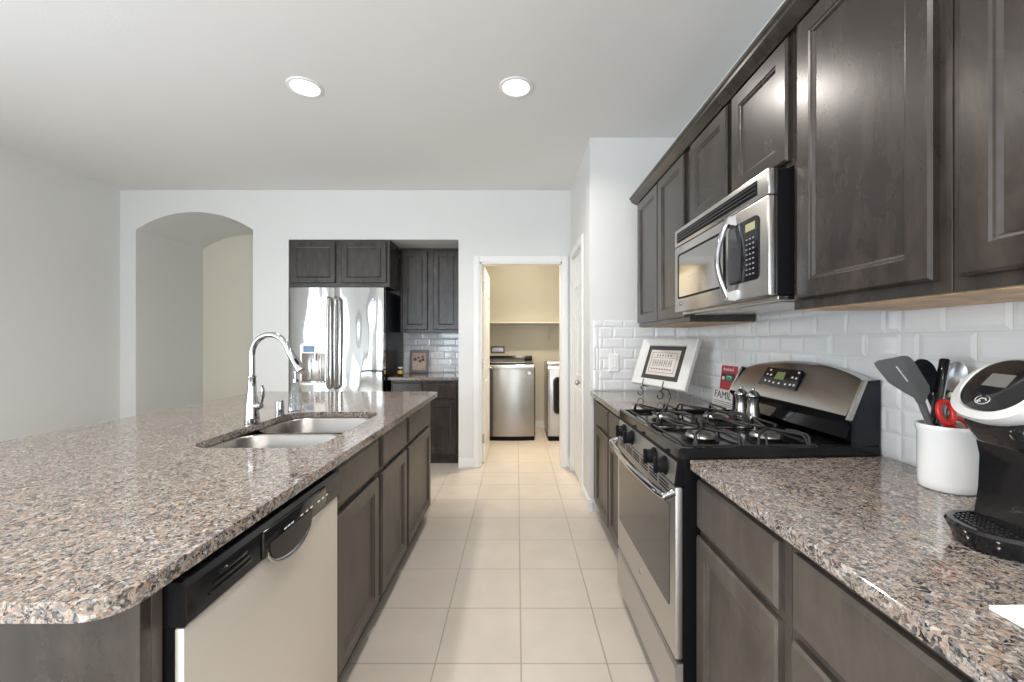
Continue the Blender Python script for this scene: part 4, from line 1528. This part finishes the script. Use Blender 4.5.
# black flat handled tool
t = thing('kitchen_tool', 'black flat-handled kitchen tool standing upright in the crock centre', 'utensil', (1.08, 1.05, inpot))
b = MB()
p0, p1 = pxp(944.6, 358.8, 1.046), pxp(933.5, 424, 1.040)
axd = (p1 - p0).normalized()
b.tube([p0, p0 + axd * 0.003, p1, Vector((1.050, 1.040, inpot + 0.06))], [0.010, 0.0122, 0.0105, 0.008], 12, flat=(1.0, 0.55))
build('handle', b, 'black_gloss', t, 50)
b = MB(); b.tube([Vector((1.050, 1.040, inpot + 0.06)), Vector((1.050, 1.041, inpot + 0.004))], 0.006, 8); build('shaft', b, 'nickel', t, 60)
b = MB()
q0 = p0 + Vector((0.006, -0.0085, -0.004)); q1 = p0 + axd * 0.10 + Vector((0.006, -0.0082, 0))
b.tube([q0, q1], 0.0016, 6); build('handle_inlay', b, 'knife_grey', t, 60)
# metal spoon
t = thing('metal_spoon', 'grey metal spoon with narrow oval head at the right of the crock', 'spoon', (1.11, 1.06, inpot))
b = MB()
cc = pxp(954.5, 377, 1.050)
ax = Vector((-0.30, 0, -0.95)).normalized(); sd = Vector((0.80, -0.53, -0.25)); sd = (sd - ax * sd.dot(ax)).normalized(); fr3 = ax.cross(sd).normalized()
if fr3.y > 0: fr3 = -fr3
loops = [[cc + ax * 0.040 * rr * math.cos(a) + sd * 0.023 * rr * math.sin(a) - fr3 * dd for a in (2 * PI * q / 20 for q in range(20))] for rr, dd in ((1.0, 0.0), (0.7, 0.005), (0.35, 0.008), (0.02, 0.009))]
b.loft(loops, cap1=True)
b.loft([[p - fr3 * 0.0018 for p in lp] for lp in loops], cap1=True)
b.tube([cc + ax * 0.037, cc + ax * 0.09, Vector((1.090, 1.042, inpot + 0.004))], [0.0055, 0.0045, 0.004], 8)
build('spoon_body', b, 'knife_grey', t, 60)
# striped handle
t = thing('striped_spreader', 'cream and dark green striped utensil handle behind the red scissors', 'utensil', (1.09, 1.03, inpot))
b = MB(); b.tube([pxp(949.5, 389.5, 1.045), pxp(949.2, 392, 1.045), pxp(952, 424, 1.04), Vector((1.083, 1.032, inpot + 0.05))], [0.006, 0.0105, 0.009, 0.006], 12, flat=(1, 0.6)); build('handle', b, 'stripe', t, 50)
b = MB(); b.tube([Vector((1.083, 1.032, inpot + 0.05)), Vector((1.081, 1.032, inpot + 0.004))], 0.005, 8); build('blade', b, 'nickel', t, 60)
# scissors
t = thing('scissors', 'red-handled scissors hanging over the front rim of the crock', 'scissors', (1.07, 1.005, inpot))
b = MB()
c1 = pxp(946.0, 412.5, 1.006)
def loop(c, ra, rb, tilt, y):
    pts = []
    for q in range(20):
        a = 2 * PI * q / 20
        x_, z_ = ra * math.cos(a), rb * math.sin(a)
        pts.append(c + Vector((x_ * math.cos(tilt) - z_ * math.sin(tilt), y * math.sin(a), x_ * math.sin(tilt) + z_ * math.cos(tilt))))
    return pts
b.tube(loop(c1, 0.017, 0.027, 0.12, 0.004), 0.0062, 10, ring=True)
c2 = pxp(959.5, 424.5, 1.012)
b.tube(loop(c2, 0.026, 0.014, -0.35, 0.004), 0.006, 10, ring=True)
b.tube([c1 + Vector((0.004, 0, -0.026)), Vector((1.057, 1.010, 1.015)), Vector((1.060, 1.014, 0.985))], [0.0065, 0.008, 0.007], 8)
b.tube([c2 + Vector((-0.02, 0, -0.008)), Vector((1.068, 1.013, 1.012)), Vector((1.063, 1.016, 0.985))], [0.006, 0.008, 0.007], 8)
build('handles', b, 'red_plastic', t, 60)
b = MB()
flat_shape(b, [(1.055, 1.014, 0.986), (1.069, 1.014, 0.986), (1.064, 1.022, inpot + 0.004)], (0, 1, 0.05), 0.003)
build('blades', b, 'nickel', t)

# pod coffee maker facing the aisle
KX, KY = 0.849, 0.735
km = thing('coffee_maker', 'black pod coffee maker with silver rim at the right frame edge', 'coffee maker', (KX, KY, CT))


def dshape(xf, xb, hw, z, n=18, sq=2.4, d=0.11):
    """plan outline, rounded towards the aisle"""
    pts = []
    for k in range(n + 1):
        a = PI / 2 + PI * k / n
        c, s = math.cos(a), math.sin(a)
        pts.append((xf + d - d * abs(c) ** (2 / sq), KY + hw * abs(s) ** (2 / sq) * (1 if s > 0 else -1), z))
    pts += [(xb, KY - hw, z), (xb, KY + hw, z)]
    return pts


b = MB()
b.loft([dshape(0.802, 1.035, 0.064, CT + 0.0005), dshape(0.795, 1.040, 0.069, CT + 0.005), dshape(0.793, 1.040, 0.071, CT + 0.016), dshape(0.788, 1.040, 0.076, CT + 0.026), dshape(0.785, 1.040, 0.078, CT + 0.034), dshape(0.788, 1.040, 0.076, CT + 0.040),
        dshape(0.797, 1.038, 0.069, CT + 0.040), dshape(0.802, 1.036, 0.065, CT + 0.033)], cap0=True, cap1=True)
build('base', b, 'black_gloss', km, 40)
b = MB()
tr = lambda sc, z: [(0.833 + 0.034 * sc * x, KY + 0.054 * sc * y, z) for x, y in rrect(0, 0, 1, 1, 0.55, 6)]
b.loft([tr(1.0, CT + 0.0335), tr(1.0, CT + 0.0365), tr(0.92, CT + 0.038)], cap1=True)
for i in range(6):
    for j in range(10):
        q = Vector((0.808 + 0.0098 * i, KY - 0.044 + 0.0098 * j + (0.0049 if i % 2 else 0), CT + 0.0378))
        if abs(q.x - 0.833) > 0.024 and abs(q.y - KY) > 0.036:
            continue
        b.loft([[q + Vector((0.0032 * math.cos(2 * PI * m_ / 6) * s_, 0.0032 * math.sin(2 * PI * m_ / 6) * s_, h_)) for m_ in range(6)] for s_, h_ in ((1.2, 0), (0.7, 0.0025))], cap1=True)
build('drip_tray', b, 'black_gloss', km, 40)
b = MB()      # column between base and head
cols = []
for z, xf, hw in ((CT + 0.0335, 0.872, 0.070), (CT + 0.09, 0.878, 0.069), (CT + 0.15, 0.880, 0.069), (CT + 0.19, 0.874, 0.071), (CT + 0.205, 0.868, 0.072)):
    cols.append([(xf - 0.010 + 0.012, KY + hw, z), (xf - 0.020, KY + hw * 0.86, z), (xf - 0.020, KY - hw * 0.86, z), (xf + 0.002, KY - hw, z), (1.030, KY - hw, z), (1.030, KY + hw, z)])
b.loft(cols, cap0=True, cap1=True)
build('column', b, 'black_gloss', km, 25)
# head: silver rim tilted to the user, black lens with screen and emblem
tl = 0.98
hn = Vector((-math.sin(tl), 0, math.cos(tl)))
ha = Vector((math.cos(tl), 0, math.sin(tl)))
hb = Vector((0, 1, 0))
hc = Vector((KX, KY, 1.164))


def el(ra, rb, d, n=40, sq=2.25, sh=0.0):
    pts = []
    for k in range(n):
        a = 2 * PI * k / n
        c, s = math.cos(a), math.sin(a)
        pts.append(hc + ha * (ra * abs(c) ** (2 / sq) * (1 if c > 0 else -1) + sh) + hb * (rb * abs(s) ** (2 / sq) * (1 if s > 0 else -1)) + hn * d)
    return pts


b = MB()
b.loft([el(0.055, 0.083, -0.030), el(0.062, 0.090, -0.018), el(0.065, 0.093, -0.006), el(0.063, 0.091, 0.002), el(0.0555, 0.0745, 0.005, sh=0.006), el(0.0540, 0.0725, 0.001, sh=0.007)], cap0=True, cap1=True)
build('rim', b, 'silver', km, 45)
b = MB()
b.loft([el(0.0535, 0.072, 0.0012, sh=0.007), el(0.0530, 0.0712, 0.004, sh=0.007), el(0.040, 0.054, 0.007, sh=0.007), el(0.018, 0.025, 0.008, sh=0.007)], cap0=True, cap1=True)
lens = build('lid', b, 'black_gloss', km, 50)
b = MB()
scr = [hc + ha * p + hb * q for p, q in ((0.001, 0.026), (0.001, -0.026), (0.027, -0.026), (0.027, 0.022))]
b.loft([[p + hn * d for p in scr] for d in (0.005, 0.0092)], cap0=True, cap1=True)
build('screen', b, 'lcd', lens)
b = MB()
lc = hc - ha * 0.027 + hn * 0.0068
b.tube([lc + ha * 0.0085 * math.cos(a) + hb * 0.0155 * math.sin(a) for a in (2 * PI * q / 20 for q in range(20))], 0.0009, 6, ring=True)
b.tube([lc + hb * 0.009 - ha * 0.004, lc + hb * 0.004 + ha * 0.003, lc - hb * 0.005 + ha * 0.003, lc - hb * 0.010 - ha * 0.001], 0.0014, 6)
b.tube([lc + hb * 0.008 - ha * 0.005, lc + hb * 0.001 - ha * 0.003], 0.0013, 6)
build('emblem', b, 'silver', lens, 60)
b = MB()
lower = []
for z, xf, xb, hw, r_ in ((CT + 0.172, 0.862, 1.030, 0.066, 0.03), (CT + 0.182, 0.844, 1.035, 0.074, 0.04), (CT + 0.215, 0.829, 1.035, 0.081, 0.045), (CT + 0.25, 0.851, 1.035, 0.084, 0.045), (CT + 0.285, 0.876, 1.030, 0.079, 0.045), (CT + 0.310, 0.894, 1.020, 0.064, 0.04), (CT + 0.325, 0.915, 1.000, 0.042, 0.03)):
    lower.append([(x, y, z) for x, y in rrect((xf + xb) / 2, KY, (xb - xf) / 2, hw, r_, 5)])
b.loft(lower, cap0=True, cap1=True)
build('brew_head', b, 'black_gloss', km, 45)
km.rotation_euler = (0, 0, -0.29)

# paper
b = MB()
b.T = Matrix.Translation((0.742, 0.497, CT + 0.0005)) @ Matrix.Rotation(0.02, 4, 'Z')
b.box(-0.10, -0.07, 0, 0.10, 0.07, 0.006, 0.0005)
tag(build('paper_pad', b, 'paper'), 'white paper pad on the counter edge in front of the coffee maker', 'paper pad')

# ------------------------------------------------------------------ laundry
ws = thing('washing_machine', 'stainless top-load washing machine seen through the laundry doorway', 'washing machine', (-0.11, 5.5, 0))
W0, W1, WYF, WYB = -0.45, 0.229, 5.20, 5.88
b = MB()


def wl(z, e=0.0):
    pts = [(W0 + e, WYB, z), (W0 + e, WYF + 0.05, z)]
    for k in range(9):
        tt = k / 8
        x = W0 + e + 0.012 + (W1 - W0 - 2 * e - 0.024) * tt
        pts.append((x, WYF + 0.022 - 0.022 * math.sin(PI * tt) + e, z))
    return pts + [(W1 - e, WYF + 0.05, z), (W1 - e, WYB, z)]


b.loft([wl(0.055), wl(0.885), wl(0.91, 0.004)], cap0=True, cap1=True)
build('body', b, 'washer_steel', ws, 40)
b = MB(); b.loft([wl(0.0, 0.008), wl(0.0545, 0.004)], cap0=True, cap1=True); build('plinth', b, 'black', ws)
b = MB(); b.loft([wl(0.9105, 0.0), wl(0.935, 0.002), wl(0.948, 0.012)], cap0=True, cap1=True); build('top_rim', b, 'dryer', ws, 30)
b = MB()
b.prism([(WYF + 0.07, 0.9485), (WYF + 0.09, 0.962), (WYB - 0.13, 1.005), (WYB - 0.10, 1.045), (WYB - 0.005, 1.045), (WYB - 0.005, 0.9485)], 'x', W0 + 0.02, W1 - 0.02)
build('console', b, 'black_gloss', ws)
b = MB(); b.prism([(WYF + 0.11, 0.970), (WYF + 0.11, 0.976), (WYB - 0.16, 1.010), (WYB - 0.16, 1.002)], 'x', W0 + 0.09, W1 - 0.13); build('lid', b, 'dull_metal', ws)
b = MB(); b.box(0.135, WYF - 0.0005, 0.83, 0.175, WYF + 0.02, 0.865); build('badge', b, 'dryer', ws)

dr = thing('dryer', 'silver front-load dryer right of the washing machine, half hidden by the jamb', 'dryer', (0.72, 5.5, 0))
E0, E1 = 0.383, 1.06
b = MB(); b.box(E0, WYF + 0.012, 0.05, E1, WYB, 0.97, 0.012); build('body', b, 'dull_metal', dr)
b = MB(); b.box(E0 + 0.02, WYF - 0.012, 0.06, E1 - 0.004, WYF + 0.011, 0.90, 0.010); fp = build('front_panel', b, 'dryer', dr, 40)
b = MB(); b.prism([(WYF - 0.012, 0.9015), (WYF + 0.05, 0.985), (WYF + 0.20, 1.0), (WYF + 0.20, 0.971), (WYF + 0.013, 0.971), (WYF + 0.011, 0.9015)], 'x', E0 + 0.004, E1 - 0.004); build('console', b, 'dryer', dr)
b = MB(); b.prism(rrect((E0 + E1) / 2, 0.57, 0.275, 0.235, 0.06, 5), 'y', WYF - 0.028, WYF - 0.0125); dd_ = build('door', b, 'chrome', dr)
b = MB(); b.prism(rrect((E0 + E1) / 2, 0.57, 0.262, 0.222, 0.05, 5), 'y', WYF - 0.034, WYF - 0.0285); build('door_glass', b, 'black_gloss', dd_)
b = MB(); b.box(E0 + 0.01, WYF + 0.002, 0.0, E1 - 0.01, WYB, 0.0495); build('plinth', b, 'black', dr)

b = MB(); b.box(LXL + 0.002, 5.68, 1.492, LXR - 0.002, LY - 0.001, 1.512, 0.002); b.box(LXL + 0.002, LY - 0.02, 1.44, LXR - 0.002, LY - 0.001, 1.4915)
sh = build('laundry_shelf', b, 'shelf_wood')
tag(sh, 'white shelf across the laundry wall above the washing machine', 'shelf')
b = MB()
b.tube([(0.46, 5.73, 1.490), (0.46, 5.80, 1.475), (0.46, 5.90, 1.40), (0.46, LY - 0.006, 1.27), (0.46, LY - 0.006, 1.25)], 0.007, 8)
b.tube([(0.46, LY - 0.006, 1.24), (0.46, LY - 0.006, 1.438)], 0.006, 8)
build('bracket', b, 'white', sh, 50)
b = MB()
bx0, bz0 = -0.38, 1.075
b.nest(lambda u_, v_, d_: Vector((bx0 + u_, LY - d_, bz0 + v_)), 0.20, 0.10, [(0, 0.0005), (0, 0.008), (0.006, 0.010), (0.016, 0.010), (0.02, 0.002)])
hb_ = build('hose_box', b, 'grey_frame')
tag(hb_, 'dark framed washer hose box on the laundry wall behind the washing machine', 'hose box')
b = MB(); b.box(bx0 + 0.022, LY - 0.006, bz0 + 0.022, bx0 + 0.178, LY - 0.0025, bz0 + 0.078); build('recess', b, 'dull_metal', hb_)
lf = thing('ceiling_lamp', 'round ceiling lamp in the laundry room', 'ceiling lamp', (0.05, 5.35, ZC))
b = MB(); b.lathe([(0.17, 0), (0.17, -0.018), (0.16, -0.022)], (0.05, 5.35, ZC), 32); build('lamp_base', b, 'nickel', lf, 40)
b = MB(); b.lathe([(0.155, -0.0225), (0.15, -0.045), (0.11, -0.062), (0.04, -0.072)], (0.05, 5.35, ZC), 32); build('lamp_shade', b, emit('warm_shade', (1, 0.85, 0.55, 1), 2.0), lf, 60)

# ------------------------------------------------------------------ recessed lights
labels = ['left recessed ceiling light, above the island', 'right recessed ceiling light, above the aisle']


def can_light(x, y):
    t = thing('recessed_light', '', 'ceiling light', (x, y, ZC), 'recessed ceiling lights')
    b = MB()
    b.lathe([(0.099, -0.0005), (0.097, -0.006), (0.082, -0.009), (0.077, -0.004)], (x, y, ZC), 40, cap0=True, cap1=False)
    build('trim_ring', b, 'white', t, 40)
    b = MB(); b.lathe([(0.0765, -0.0030), (0.070, -0.0036), (0.05, -0.0040)], (x, y, ZC), 40); build('lens', b, 'lamp', t, 60)
    return t


c0 = can_light(*CAN[0])
c0['label'] = labels[0]
for k, (x, y) in enumerate(CAN[1:]):
    c = copy_tree(c0)
    c.location = (x, y, ZC)
    c['label'] = labels[1] if k == 0 else ['recessed ceiling light over the near end of the island', 'recessed ceiling light over the near end of the aisle', 'recessed ceiling light near the rear windows, island side', 'recessed ceiling light near the rear windows, counter side'][k - 1]
